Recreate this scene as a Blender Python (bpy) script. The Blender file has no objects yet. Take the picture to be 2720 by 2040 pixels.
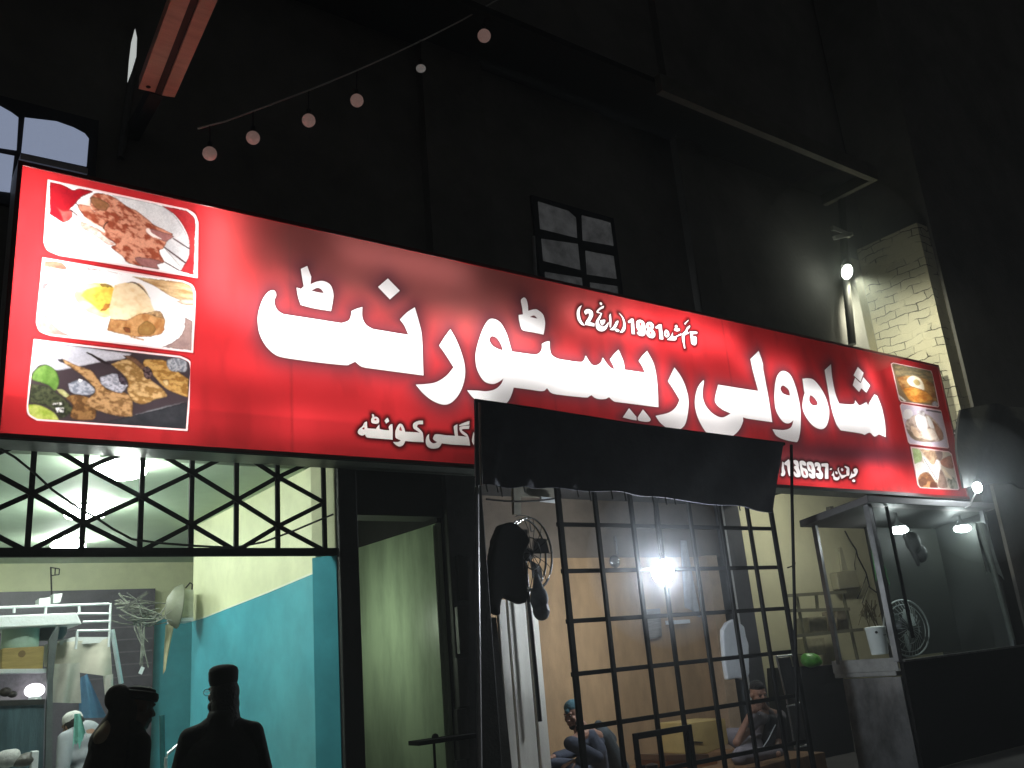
import bpy, math, random
import numpy as np
from mathutils import Vector, Matrix
from mathutils.geometry import delaunay_2d_cdt
random.seed(7); rng = np.random.default_rng(7)
scene = bpy.context.scene
COL = scene.collection
R_ = math.radians

# ---------------------------------------------------------------- camera
CX, CY, F = 1360.0, 1020.0, 2396.0
CAM = Vector((0.0, -7.032, 1.65))
ROT = Matrix(((0.80734369, -0.10658003, -0.58037648),
              (-0.58422964, -0.28254882, -0.76081659),
              (-0.08289684, 0.95331362, -0.29038122)))
cam_data = bpy.data.cameras.new('camera')
cam_data.sensor_width = 36.0
cam_data.lens = F / 2720.0 * 36.0
cam_data.clip_start = 0.05
cam_data.clip_end = 400.0
cam = bpy.data.objects.new('camera', cam_data)
cam.matrix_world = Matrix.Translation(CAM) @ ROT.to_4x4()
COL.objects.link(cam)
scene.camera = cam

# ---------------------------------------------------------------- night sky, exposure
world = bpy.data.worlds.new("World")
scene.world = world
world.use_nodes = True
wn = world.node_tree
bgn = wn.nodes['Background']
sky = wn.nodes.new('ShaderNodeTexSky')
sky.sky_type = 'NISHITA'
sky.sun_disc = False
sky.sun_elevation = R_(-1.0)
sky.sun_rotation = R_(200.0)
hsv = wn.nodes.new('ShaderNodeHueSaturation')
hsv.inputs['Saturation'].default_value = 0.12
wn.links.new(sky.outputs[0], hsv.inputs['Color'])
wn.links.new(hsv.outputs[0], bgn.inputs['Color'])
bgn.inputs['Strength'].default_value = 0.065
scene.view_settings.view_transform = 'Standard'
scene.view_settings.look = 'None'
scene.view_settings.exposure = 0.0
scene.view_settings.gamma = 1.0
scene.render.engine = 'CYCLES'
scene.cycles.use_denoising = True
scene.cycles.max_bounces = 8
scene.cycles.diffuse_bounces = 4
scene.cycles.sample_clamp_indirect = 4.0

# ---------------------------------------------------------------- helpers: projection
def ray(px, py):
    return ROT @ Vector((px - CX, -(py - CY), -F))
def P(px, py, y=None, x=None, z=None):
    r = ray(px, py)
    if y is not None: t = (y - CAM.y) / r.y
    elif x is not None: t = (x - CAM.x) / r.x
    else: t = (z - CAM.z) / r.z
    return CAM + r * t
RT = np.array(ROT.transposed())
def project(a):                       # array of world points -> photograph pixels
    c = (np.asarray(a) - np.array(CAM)) @ RT.T
    return np.stack([CX + F * c[:, 0] / -c[:, 2], CY + F * c[:, 1] / c[:, 2]], 1)

# ---------------------------------------------------------------- helpers: materials
MATS = {}
def mat(name, col, rough=0.75, metal=0.0, var=0.25, scale=6.0, bump=0.15, bscale=40.0, stretch=(1, 1, 1), col2=None, spec=0.4, emis=None, emis_s=0.0, emis_tex=False, weave=0.0):
    if name in MATS: return MATS[name]
    m = bpy.data.materials.new(name); m.use_nodes = True
    nt = m.node_tree; b = nt.nodes['Principled BSDF']
    tc = nt.nodes.new('ShaderNodeTexCoord'); mp = nt.nodes.new('ShaderNodeMapping')
    mp.inputs['Scale'].default_value = stretch
    nt.links.new(tc.outputs['Object'], mp.inputs[0])
    nz = nt.nodes.new('ShaderNodeTexNoise'); nz.inputs['Scale'].default_value = scale
    nz.inputs['Detail'].default_value = 6.0; nz.inputs['Roughness'].default_value = 0.65
    nt.links.new(mp.outputs[0], nz.inputs['Vector'])
    rp = nt.nodes.new('ShaderNodeValToRGB')
    c2 = col2 if col2 else tuple(c * (1 - var) for c in col)
    rp.color_ramp.elements[0].position = 0.35; rp.color_ramp.elements[1].position = 0.62
    rp.color_ramp.elements[0].color = (*c2, 1); rp.color_ramp.elements[1].color = (*col, 1)
    nt.links.new(nz.outputs[0], rp.inputs[0])
    if weave:                                      # fine woven grid in the surface itself
        prev = rp.outputs[0]
        for ax_ in ('X', 'Z'):
            wv = nt.nodes.new('ShaderNodeTexWave'); wv.bands_direction = ax_; wv.inputs['Scale'].default_value = weave; wv.inputs['Distortion'].default_value = 6.0; wv.inputs['Detail'].default_value = 3.0; wv.inputs['Detail Scale'].default_value = 1.3
            nt.links.new(tc.outputs['Object'], wv.inputs['Vector'])
            mr = nt.nodes.new('ShaderNodeMapRange'); mr.inputs['To Min'].default_value = 0.80; mr.inputs['To Max'].default_value = 1.06; nt.links.new(wv.outputs['Fac'], mr.inputs['Value'])
            mm = nt.nodes.new('ShaderNodeMix'); mm.data_type = 'RGBA'; mm.blend_type = 'MULTIPLY'; mm.inputs['Factor'].default_value = 1.0
            nt.links.new(prev, mm.inputs['A']); nt.links.new(mr.outputs[0], mm.inputs['B']); prev = mm.outputs['Result']
        nt.links.new(prev, b.inputs['Base Color'])
    else: nt.links.new(rp.outputs[0], b.inputs['Base Color'])
    b.inputs['Roughness'].default_value = rough; b.inputs['Metallic'].default_value = metal
    b.inputs['Specular IOR Level'].default_value = spec
    if bump:
        n2 = nt.nodes.new('ShaderNodeTexNoise'); n2.inputs['Scale'].default_value = bscale; n2.inputs['Detail'].default_value = 4
        nt.links.new(mp.outputs[0], n2.inputs['Vector'])
        bp = nt.nodes.new('ShaderNodeBump'); bp.inputs['Strength'].default_value = bump; bp.inputs['Distance'].default_value = 0.02
        nt.links.new(n2.outputs[0], bp.inputs['Height']); nt.links.new(bp.outputs[0], b.inputs['Normal'])
    if emis:
        b.inputs['Emission Color'].default_value = (*emis, 1); b.inputs['Emission Strength'].default_value = emis_s
        if emis_tex:
            e2 = nt.nodes.new('ShaderNodeMix'); e2.data_type = 'RGBA'; e2.blend_type = 'MULTIPLY'; e2.inputs['Factor'].default_value = 1.0
            e2.inputs['B'].default_value = (*emis, 1); nt.links.new(rp.outputs[0], e2.inputs['A']); nt.links.new(e2.outputs['Result'], b.inputs['Emission Color'])
    MATS[name] = m
    return m
def lamp_mat(name, col, s):
    if name in MATS: return MATS[name]
    m = bpy.data.materials.new(name); m.use_nodes = True
    nt = m.node_tree; nt.nodes.clear()
    e = nt.nodes.new('ShaderNodeEmission'); o = nt.nodes.new('ShaderNodeOutputMaterial')
    e.inputs[0].default_value = (*col, 1); e.inputs[1].default_value = s
    nt.links.new(e.outputs[0], o.inputs[0]); MATS[name] = m
    return m
def flex_mat(name, col=None, refl=0.35):     # printed translucent sheet of a lightbox: lit from behind
    if name in MATS: return MATS[name]
    m = bpy.data.materials.new(name); m.use_nodes = True
    nt = m.node_tree; nt.nodes.clear()
    o = nt.nodes.new('ShaderNodeOutputMaterial')
    tr = nt.nodes.new('ShaderNodeBsdfTranslucent'); df = nt.nodes.new('ShaderNodeBsdfDiffuse')
    mx = nt.nodes.new('ShaderNodeMixShader'); mx.inputs[0].default_value = refl
    if col is None:
        at = nt.nodes.new('ShaderNodeAttribute'); at.attribute_name = 'print'
        src = at.outputs['Color']
        nt.links.new(src, tr.inputs[0]); nt.links.new(src, df.inputs[0])
    else:
        tr.inputs[0].default_value = (*col, 1); df.inputs[0].default_value = (*col, 1)
    nt.links.new(tr.outputs[0], mx.inputs[1]); nt.links.new(df.outputs[0], mx.inputs[2])
    gl = nt.nodes.new('ShaderNodeBsdfGlossy'); gl.inputs['Roughness'].default_value = 0.35
    m2 = nt.nodes.new('ShaderNodeMixShader'); m2.inputs[0].default_value = 0.03
    nt.links.new(mx.outputs[0], m2.inputs[1]); nt.links.new(gl.outputs[0], m2.inputs[2])
    nt.links.new(m2.outputs[0], o.inputs[0]); MATS[name] = m
    return m
def glass_mat(name, col=(0.9, 0.95, 0.95), rough=0.05, mixf=0.85):   # thin glass: mostly clear with a faint gloss and dust
    if name in MATS: return MATS[name]
    m = bpy.data.materials.new(name); m.use_nodes = True
    nt = m.node_tree; nt.nodes.clear()
    o = nt.nodes.new('ShaderNodeOutputMaterial')
    t = nt.nodes.new('ShaderNodeBsdfTransparent'); t.inputs[0].default_value = (*col, 1)
    p = nt.nodes.new('ShaderNodeBsdfPrincipled'); p.inputs['Base Color'].default_value = (0.25, 0.27, 0.26, 1)
    p.inputs['Roughness'].default_value = rough
    mx = nt.nodes.new('ShaderNodeMixShader'); mx.inputs[0].default_value = 1 - mixf
    nt.links.new(t.outputs[0], mx.inputs[1]); nt.links.new(p.outputs[0], mx.inputs[2])
    nt.links.new(mx.outputs[0], o.inputs[0]); MATS[name] = m
    return m

# ---------------------------------------------------------------- helpers: meshes
def V(*a): return Vector(a if len(a) > 1 else a[0])
class MB:
    def __init__(s): s.v = []; s.f = []; s.smooth = False
    def add(s, vs, fs):
        o = len(s.v); s.v += [Vector(v) for v in vs]; s.f += [tuple(i + o for i in f) for f in fs]; return s
    def hexa(s, p):       # 8 corners: bottom ring 0-3, top ring 4-7
        return s.add(p, [(0, 3, 2, 1), (4, 5, 6, 7), (0, 1, 5, 4), (1, 2, 6, 5), (2, 3, 7, 6), (3, 0, 4, 7)])
    def box(s, a, b):
        x0, y0, z0 = a; x1, y1, z1 = b
        return s.hexa([(x0, y0, z0), (x1, y0, z0), (x1, y1, z0), (x0, y1, z0), (x0, y0, z1), (x1, y0, z1), (x1, y1, z1), (x0, y1, z1)])
    def loft(s, rings, n=28):                      # rings: (centre, right vector, forward vector) ellipses stacked upward
        vs = [c + a * math.cos(j * 2 * math.pi / n) + b * math.sin(j * 2 * math.pi / n) for c, a, b in rings for j in range(n)]
        m = len(rings)
        fs = [(i * n + j, i * n + (j + 1) % n, (i + 1) * n + (j + 1) % n, (i + 1) * n + j) for i in range(m - 1) for j in range(n)]
        fs += [tuple(range(n - 1, -1, -1)), tuple((m - 1) * n + j for j in range(n))]
        s.smooth = True
        return s.add(vs, fs)
    def bar(s, p, q, w, d=None, up=(0, 1, 0)):     # rectangular bar from p to q
        p, q = Vector(p), Vector(q); d = d or w; t = (q - p).normalized(); u = Vector(up)
        if abs(t.dot(u)) > 0.95: u = Vector((1, 0, 0))
        a = t.cross(u).normalized() * w / 2; b = t.cross(a).normalized() * d / 2
        return s.hexa([p - a - b, p + a - b, p + a + b, p - a + b, q - a - b, q + a - b, q + a + b, q - a + b])
    def tube(s, pts, r, n=8, r2=None):
        pts = [Vector(p) for p in pts]; rings = []; m = len(pts)
        for i, p in enumerate(pts):
            t = (pts[min(i + 1, m - 1)] - pts[max(i - 1, 0)]).normalized()
            u = Vector((0, 0, 1)) if abs(t.z) < 0.9 else Vector((1, 0, 0))
            a = t.cross(u).normalized(); b = t.cross(a)
            k = r if r2 is None else r + (r2 - r) * i / max(1, m - 1)
            rings += [p + (a * math.cos(j * 2 * math.pi / n) + b * math.sin(j * 2 * math.pi / n)) * k for j in range(n)]
        fs = [(i * n + j, i * n + (j + 1) % n, (i + 1) * n + (j + 1) % n, (i + 1) * n + j) for i in range(m - 1) for j in range(n)]
        fs += [tuple(range(n - 1, -1, -1)), tuple((m - 1) * n + j for j in range(n))]
        s.smooth = True
        return s.add(rings, fs)
    def lathe(s, c, prof, n=20, axis=(0, 0, 1)):   # prof: (radius, height) pairs
        ax = Vector(axis).normalized(); u = Vector((0, 1, 0)) if abs(ax.z) > 0.9 else Vector((0, 0, 1))
        a = ax.cross(u).normalized(); b = ax.cross(a); c = Vector(c); vs = []
        for r, h in prof:
            vs += [c + ax * h + (a * math.cos(j * 2 * math.pi / n) + b * math.sin(j * 2 * math.pi / n)) * max(r, 1e-4) for j in range(n)]
        m = len(prof)
        fs = [(i * n + j, i * n + (j + 1) % n, (i + 1) * n + (j + 1) % n, (i + 1) * n + j) for i in range(m - 1) for j in range(n)]
        fs += [tuple(range(n - 1, -1, -1)), tuple((m - 1) * n + j for j in range(n))]
        s.smooth = True
        return s.add(vs, fs)
    def ball(s, c, r, rot=None, n=16, m=10):
        r = (r, r, r) if isinstance(r, (int, float)) else r
        c = Vector(c); vs = []
        for i in range(m + 1):
            th = math.pi * i / m
            for j in range(n):
                ph = 2 * math.pi * j / n
                p = Vector((r[0] * math.sin(th) * math.cos(ph), r[1] * math.sin(th) * math.sin(ph), r[2] * math.cos(th)))
                vs.append(c + (rot @ p if rot else p))
        s.smooth = True
        return s.add(vs, [(i * n + j, (i + 1) * n + j, (i + 1) * n + (j + 1) % n, i * n + (j + 1) % n) for i in range(m) for j in range(n)])
    def cap(s, p, q, r1, r2=None, n=12):           # rounded tapered limb segment
        r2 = r2 or r1; p, q = Vector(p), Vector(q); t = (q - p); L = t.length; t.normalize(); prof = []
        for i in range(5):
            a = math.pi / 2 * (1 - i / 4); prof.append((r1 * math.cos(a), -r1 * math.sin(a)))
        for i in range(5):
            a = math.pi / 2 * i / 4; prof.append((r2 * math.cos(a), L + r2 * math.sin(a)))
        return s.lathe(p, prof, n, t)
    def prism(s, pts, off):                        # polygon (list of points) extruded by a vector
        n = len(pts); pts = [Vector(p) for p in pts]; off = Vector(off)
        return s.add(pts + [p + off for p in pts], [tuple(range(n - 1, -1, -1)), tuple(range(n, 2 * n))] + [(i, (i + 1) % n, n + (i + 1) % n, n + i) for i in range(n)])
    def grid(s, fn, nu, nv, thick=None):           # fn(u, v) -> point; a sheet, optionally with a thickness vector
        vs = [Vector(fn(i / nu, j / nv)) for j in range(nv + 1) for i in range(nu + 1)]
        w = nu + 1
        fs = [(j * w + i, j * w + i + 1, (j + 1) * w + i + 1, (j + 1) * w + i) for j in range(nv) for i in range(nu)]
        if thick is not None:
            n = len(vs); th = Vector(thick); vs += [v + th for v in vs]
            fs += [tuple(k + n for k in reversed(f)) for f in fs]
            rim = [i for i in range(w)] + [(j + 1) * w + nu for j in range(nv)] + [nv * w + nu - 1 - i for i in range(nu)] + [(nv - 1 - j) * w for j in range(nv - 1)]
            fs += [(rim[(k + 1) % len(rim)], rim[k], rim[k] + n, rim[(k + 1) % len(rim)] + n) for k in range(len(rim))]
        s.smooth = True
        return s.add(vs, fs)
def wloc(o):
    l = Vector((0, 0, 0))
    while o: l += o.location; o = o.parent
    return l
def make(name, mb, m, parent=None, smooth=None, bevel=0.0, origin=None, sub=0, remesh=0.0, smoothit=0):
    if parent is not None: org = wloc(parent)
    elif origin is not None: org = Vector(origin)
    else:
        a = np.array([tuple(v) for v in mb.v]); org = Vector(((a[:, 0].min() + a[:, 0].max()) / 2, (a[:, 1].min() + a[:, 1].max()) / 2, a[:, 2].min()))
    me = bpy.data.meshes.new(name); me.from_pydata([v - org for v in mb.v], [], mb.f); me.update()
    o = bpy.data.objects.new(name, me); COL.objects.link(o)
    if remesh:
        d = o.modifiers.new('r', 'REMESH'); d.mode = 'VOXEL'; d.voxel_size = remesh
        if smoothit:
            d = o.modifiers.new('s', 'SMOOTH'); d.factor = 0.5; d.iterations = smoothit
        bpy.context.view_layer.update()
        dg = bpy.context.evaluated_depsgraph_get()
        nm = bpy.data.meshes.new_from_object(o.evaluated_get(dg)); o.modifiers.clear(); o.data = nm; me = nm
        smooth = True
    if parent is not None: o.parent = parent
    else: o.location = org
    if smooth if smooth is not None else mb.smooth:
        me.polygons.foreach_set('use_smooth', [True] * len(me.polygons))
        if not remesh:
            try: me.set_sharp_from_angle(angle=R_(40))
            except Exception: pass
    if bevel:
        d = o.modifiers.new('bevel', 'BEVEL'); d.width = bevel; d.segments = 2; d.limit_method = 'ANGLE'
    if sub:
        d = o.modifiers.new('sub', 'SUBSURF'); d.levels = sub; d.render_levels = sub
    if m: me.materials.clear(); me.materials.append(m)
    return o
def tag(o, label=None, cat=None, group=None, kind=None):
    if label: o['label'] = label
    if cat: o['category'] = cat
    if group: o['group'] = group
    if kind: o['kind'] = kind
    return o
def thing(name, label, cat, loc, group=None):
    o = bpy.data.objects.new(name, None); o.empty_display_size = 0.1; COL.objects.link(o); o.location = Vector(loc)
    return tag(o, label, cat, group)
def copy_tree(o, parent=None):
    c = o.copy(); COL.objects.link(c)
    if parent is not None: c.parent = parent
    for ch in list(o.children): copy_tree(ch, c)
    return c
def prism_px(pts, y, th, mb=None):                 # outline given by sight lines on the upright plane y, with real thickness
    return (mb or MB()).prism([P(a, b, y=y) for a, b in pts], (0, th, 0))
def cloth_px(c, y, amp=0.03, waves=3.0, nu=24, nv=16, ragged=0.0, phase=0.0, th=0.006):
    """hanging cloth between four corners TL, TR, BR, BL seen at depth y"""
    q = [P(a, b, y=y) for a, b in c]
    def fn(u, v):
        p = (q[0] * (1 - u) + q[1] * u) * (1 - v) + (q[3] * (1 - u) + q[2] * u) * v
        w = math.sin(u * waves * 2 * math.pi + phase + v * 0.9) * amp * (0.3 + 0.7 * v) + math.sin(u * waves * 4.7 + v * 3 + phase) * amp * 0.4
        dz = ragged * v * v * (math.sin(u * 9.1 + phase) + 0.5 * math.sin(u * 23.0)) if ragged else 0
        return p + Vector((0, w, dz))
    return MB().grid(fn, nu, nv, (0, th, 0))
def spline(txt, T, seg=5):
    """'x,y x,y*' (a star marks a corner) -> smooth closed outline in photograph pixels"""
    ox, oy, s = T; pts = []; cor = []
    for t in txt.split():
        c = t.endswith('*'); t = t.rstrip('*'); a, b = t.split(','); pts.append((ox + float(a) * s, oy + float(b) * s)); cor.append(c)
    n = len(pts); out = []; A = np.array(pts)
    for i in range(n):
        p0, p1, p2, p3 = A[i - 1], A[i], A[(i + 1) % n], A[(i + 2) % n]
        if cor[i]: p0 = p1
        if cor[(i + 1) % n]: p3 = p2
        if cor[i] and cor[(i + 1) % n]: out.append(p1); continue
        m1 = (p2 - p0) / 2 if not cor[i] else (p2 - p1) * 0.8
        m2 = (p3 - p1) / 2 if not cor[(i + 1) % n] else (p2 - p1) * 0.8
        for k in range(seg):
            t = k / seg; t2 = t * t; t3 = t2 * t
            out.append((2 * t3 - 3 * t2 + 1) * p1 + (t3 - 2 * t2 + t) * m1 + (-2 * t3 + 3 * t2) * p2 + (t3 - t2) * m2)
    return np.array(out)
# ================================================================ THE LIGHTBOX SIGN
YS = -0.35
SX0, SX1, SZ0, SZ1 = 0.771, 13.353, 3.373, 5.398
def to_sign(a):                                     # photograph pixels -> (x, z) on the sign face
    o = []
    for p in a:
        w = P(p[0], p[1], y=YS); o.append((w.x, w.z))
    return np.array(o)
def inpoly(pts, poly):
    x, y = pts[:, 0], pts[:, 1]; r = np.zeros(len(pts), bool); n = len(poly)
    for i in range(n):
        x1, y1 = poly[i]; x2, y2 = poly[(i + 1) % n]
        if y1 == y2: continue
        c = ((y1 > y) != (y2 > y)) & (x < (x2 - x1) * (y - y1) / (y2 - y1) + x1)
        r ^= c
    return r
def segdist(pts, polys, lim=1e9):
    d = np.full(len(pts), lim)
    for poly in polys:
        lo, hi = poly.min(0) - lim, poly.max(0) + lim
        k = np.where((pts >= lo).all(1) & (pts <= hi).all(1))[0]
        if not len(k): continue
        q = pts[k]; b = np.full(len(k), lim)
        for i in range(len(poly)):
            a, c = poly[i], poly[(i + 1) % len(poly)]; e = c - a; L = (e * e).sum()
            if L < 1e-14: continue
            t = np.clip(((q - a) @ e) / L, 0, 1)
            b = np.minimum(b, np.sqrt((((q - a) - t[:, None] * e) ** 2).sum(1)))
        d[k] = np.minimum(d[k], b)
    return d
TAB = rng.random((64, 64))
def vnoise(u, v):
    i = np.floor(u).astype(int); j = np.floor(v).astype(int); fu = u - i; fv = v - j
    fu = fu * fu * (3 - 2 * fu); fv = fv * fv * (3 - 2 * fv)
    g = lambda a, b: TAB[a % 64, b % 64]
    return (g(i, j) * (1 - fu) + g(i + 1, j) * fu) * (1 - fv) + (g(i, j + 1) * (1 - fu) + g(i + 1, j + 1) * fu) * fv
def fbm(u, v, o=4):
    s = 0; a = 0.5; t = 0
    for k in range(o): s = s + a * vnoise(u * 2 ** k + 7.3 * k, v * 2 ** k + 3.1 * k); t += a; a *= 0.55
    return s / t
def lin(c):
    c = np.array(c, float) / 255.0
    return np.where(c <= 0.04045, c / 12.92, ((c + 0.055) / 1.055) ** 2.4)

TA = (600, 640, 700 / 1936); TB = (1200, 740, 700 / 2212); TC = (1700, 840, 900 / 2212)
TD = (940, 1090, 340 / 2212); TE = (1520, 790, 350 / 2212); TF = (2060, 1200, 240 / 2212)
NAME = [  # (transform, outline, holes)
 (TA, "345,362 310,375 270,430 240,520 234,600 250,690 300,780 370,840 440,860* 640,888 870,912 910,905 950,887* 990,920 1030,932* 1452,988* 1448,900 1440,700 1420,600 1388,487* 1330,525 1278,578* 1310,620 1342,690* 1080,647* 1030,615 1003,560 1003,485* 960,498 922,515* 918,550 900,585 850,604* 420,537* 380,510 358,465 358,430 370,400 362,372", []),
 (TA, "598,183* 550,205* 560,270 572,333* 552,352* 518,342* 530,410 550,470* 650,495 772,515* 785,450 790,390 770,325 720,295 670,298 622,318* 628,262* 620,245*", ["628,365* 670,345 700,355 720,383* 680,378"]),
 (TA, "1190,275* 1278,365* 1205,430* 1117,338*", []),
 (TA, "1650,648* 1610,700 1566,768* 1610,830 1672,928* 1620,990 1550,1035 1480,1050 1395,1056* 1450,1120 1520,1175 1600,1203 1660,1185 1710,1130 1745,1050 1758,950 1740,850 1700,740", []),
 (TB, "128,936* 165,985 230,1045 310,1080 400,1075 465,1040 500,980 520,915* 640,930 760,945 800,920* 840,962 940,980 1120,998 1150,990 1172,978* 1200,1000 1240,1012 1290,1010 1320,995* 1360,1030 1400,1038* 1735,1080* 1730,950 1715,800 1690,700 1640,605* 1600,645 1568,690* 1600,740 1622,790* 1452,765* 1440,690 1400,595* 1360,635 1327,680* 1350,720 1368,765* 1330,745 1300,710 1268,662* 1250,705 1210,728 1170,715 1125,645* 1105,690 1070,700 960,685 890,672 840,640 825,590 822,525* 790,530 755,548* 755,590 735,625 700,640* 505,612* 490,560 460,460 410,370 350,337 300,355 250,450 205,600 200,700 220,780 270,860 340,885 390,870 435,838* 410,890 360,930 290,945 220,940", ["340,482 318,500 320,530 350,570 400,595 430,602* 415,555 380,500"]),
 (TB, "605,157* 580,180 590,240 598,300* 560,305* 565,350 580,410* 600,435 690,452 770,470* 780,420 783,360 765,300 720,262 690,258 642,270* 640,230 632,190 620,165", ["655,322* 690,310 720,335* 690,330"]),
 (TB, "1488,1087* 1435,1165* 1500,1182 1552,1190* 1550,1160*", []),
 (TB, "1605,1097* 1560,1165* 1570,1192 1640,1203 1668,1190 1660,1165", []),
 (TB, "1870,745* 1845,795 1815,862* 1860,930 1912,1018* 1880,1080 1820,1125 1710,1152* 1750,1210 1830,1270 1895,1275 1955,1230 1980,1140 1988,1030 1970,930 1930,830", []),
 (TC, "410,420 375,470 358,560 370,640 400,710 440,765 510,800 590,790 645,745 672,690 672,660* 700,668 780,680 864,692* 850,600 830,480 805,350* 800,300 775,225* 720,280* 740,370 772,488* 510,447* 490,540 500,575 540,610 592,635* 540,660 490,645 440,600 412,540 410,480 418,430", []),
 (TC, "930,357 895,390 880,460 878,540 890,620 930,685 970,700 1002,680* 985,725 940,742 865,738* 890,780 940,805 1010,820 1030,815 1045,760 1050,680 1045,590 1020,470 980,380", ["935,452 918,470 930,500 960,515 980,518* 970,480"]),
 (TC, "1060,408* 1070,480 1075,500* 1065,540 1062,600 1085,660 1130,715 1180,738 1215,720 1232,670 1232,600 1200,500 1140,420 1100,405", ["1112,515 1106,555 1130,582 1160,575 1145,540"]),
 (TC, "1247,312* 1205,352* 1225,470 1250,600 1280,700 1310,745* 1440,765 1465,775* 1500,760 1530,785 1560,770* 1605,790* 1600,700 1580,600 1550,520* 1530,510* 1490,585 1525,615* 1500,600 1478,560* 1450,575 1430,580 1405,548* 1390,575 1300,570* 1275,500 1255,400", []),
 (TC, "1422,330* 1460,370* 1440,428* 1394,385*", []),
 (TC, "1459,398* 1503,452* 1478,500* 1445,470* 1430,495* 1388,450* 1404,402* 1440,437*", []),
]
ADDR = [
 (TD, "225,190* 180,215 150,270 85,330 68,380 90,415 145,435 195,415* 210,455 250,472 400,485 670,508* 672,400 668,240* 635,245 598,290* 612,345* 530,340 445,325* 440,245* 400,290 380,320* 235,310* 228,250", ["145,310 180,292 182,325 160,328"]),
 (TD, "312,65* 345,75 350,110* 400,115 435,150 430,215 380,232 310,215 298,160 320,120*", ["350,160 378,142 392,160 372,175"]),
 (TD, "530,180* 580,128 600,160* 615,185* 560,228*", []),
 (TD, "800,230 760,260 720,350 715,430 730,480 810,520* 770,545 675,545* 730,600 790,625 850,600 890,530* 1000,540 1205,550* 1200,450 1185,380 1120,310 1090,290* 1110,245 1195,240* 1195,178* 1120,180 1050,210 1020,250 1030,310 1080,345 1138,385* 1000,375 885,370* 870,310 840,250", ["800,280 785,340 835,355* 815,300"]),
 (TD, "1300,405* 1260,450 1240,530 1260,610 1320,655 1400,660 1470,640 1520,570* 1700,590 2010,608* 2000,540 1985,470 1950,410 1870,350* 1880,325 1990,320* 2000,262* 1900,270 1830,290 1830,350 1870,405 1950,455* 1800,440* 1790,330 1790,240* 1740,265 1725,300 1745,440* 1600,430 1420,412 1380,450 1370,500 1440,550* 1380,570 1330,545 1305,500 1298,450", []),
 (TD, "1815,255* 1825,275* 1995,245* 2000,182* 1900,215", []),
 (TD, "2065,370* 2045,470 2040,540 2070,600* 2110,480", []),
]
YEAR = [
 (TE, "165,130* 120,155 85,210 75,290 95,380 150,455 215,475* 160,400 135,330 125,250 140,180", []),
 (TE, "200,240 235,200 290,200 340,235 350,300 320,370 300,410 375,440* 370,488* 215,460* 225,410 275,330 285,285 265,265 225,290*", []),
 (TE, "535,140* 500,150 440,190 405,250 480,270* 440,330 400,400 395,470 420,540 490,570 560,540 600,470 610,410* 560,470 510,490 460,460 445,400* 480,330 500,265* 440,240 480,200 525,180*", []),
 (TE, "460,90 485,80 505,105 490,130 465,120", []),
 (TE, "470,385* 548,375 548,420 530,445 500,470 478,440", []),
 (TE, "645,270* 620,310 625,400 630,500* 650,490 658,380", []),
 (TE, "775,390* 740,400 710,450 680,500 630,540* 690,550 730,510 770,430", []),
 (TE, "745,522* 715,552 760,578 795,555", []),
 (TE, "775,255* 830,330 855,420 850,500 800,590* 850,585 890,530 895,450 870,360 820,290", []),
 (TE, "990,355* 935,400* 945,430 990,420* 990,500 1000,610* 1050,615* 1040,480 1030,360*", []),
 (TE, "1075,430 1090,395 1140,375 1190,400 1220,450 1228,540 1222,620 1180,648 1120,635 1085,590* 1130,570 1170,580 1165,560* 1110,550 1080,500", ["1130,420 1125,450 1150,485 1165,460 1155,425"]),
 (TE, "1245,450 1265,420 1320,415 1365,460 1365,510 1350,535 1385,590 1390,640 1360,680 1300,675 1255,630 1248,570 1265,535 1245,500", ["1290,460 1285,485 1305,510 1320,490 1310,465", "1305,565 1300,600 1320,620 1335,600 1325,575"]),
 (TE, "1460,450* 1395,495* 1405,520 1450,515* 1460,600 1465,700* 1530,705* 1515,590 1500,455*", []),
 (TE, "1562,548 1542,600 1560,655 1595,668 1628,640 1620,580 1595,550", ["1570,605 1590,598 1592,630 1575,635"]),
 (TE, "1690,580* 1650,660 1600,700 1620,715 1720,720 1750,700 1760,660 1835,630* 1830,605* 1760,640 1720,660 1690,640", []),
 (TE, "1722,478 1745,460 1768,480 1758,512 1730,508", []),
 (TE, "1715,525 1790,520 1805,545 1770,568 1720,555", []),
 (TE, "1975,470* 1930,500 1890,570 1845,610* 1845,700 1880,860* 1900,855* 1885,740 1890,640 1960,600* 1930,560 1975,500", []),
 (TE, "1965,575* 1980,600 1990,690 2000,770 2040,800 2080,790 2090,720 2080,660 2030,650 2020,620 2095,610* 2105,580* 2040,570", ["2035,715 2030,735 2050,745 2060,730"]),
 (TE, "1950,375* 1880,440* 1895,460* 1955,385*", []),
]
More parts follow.
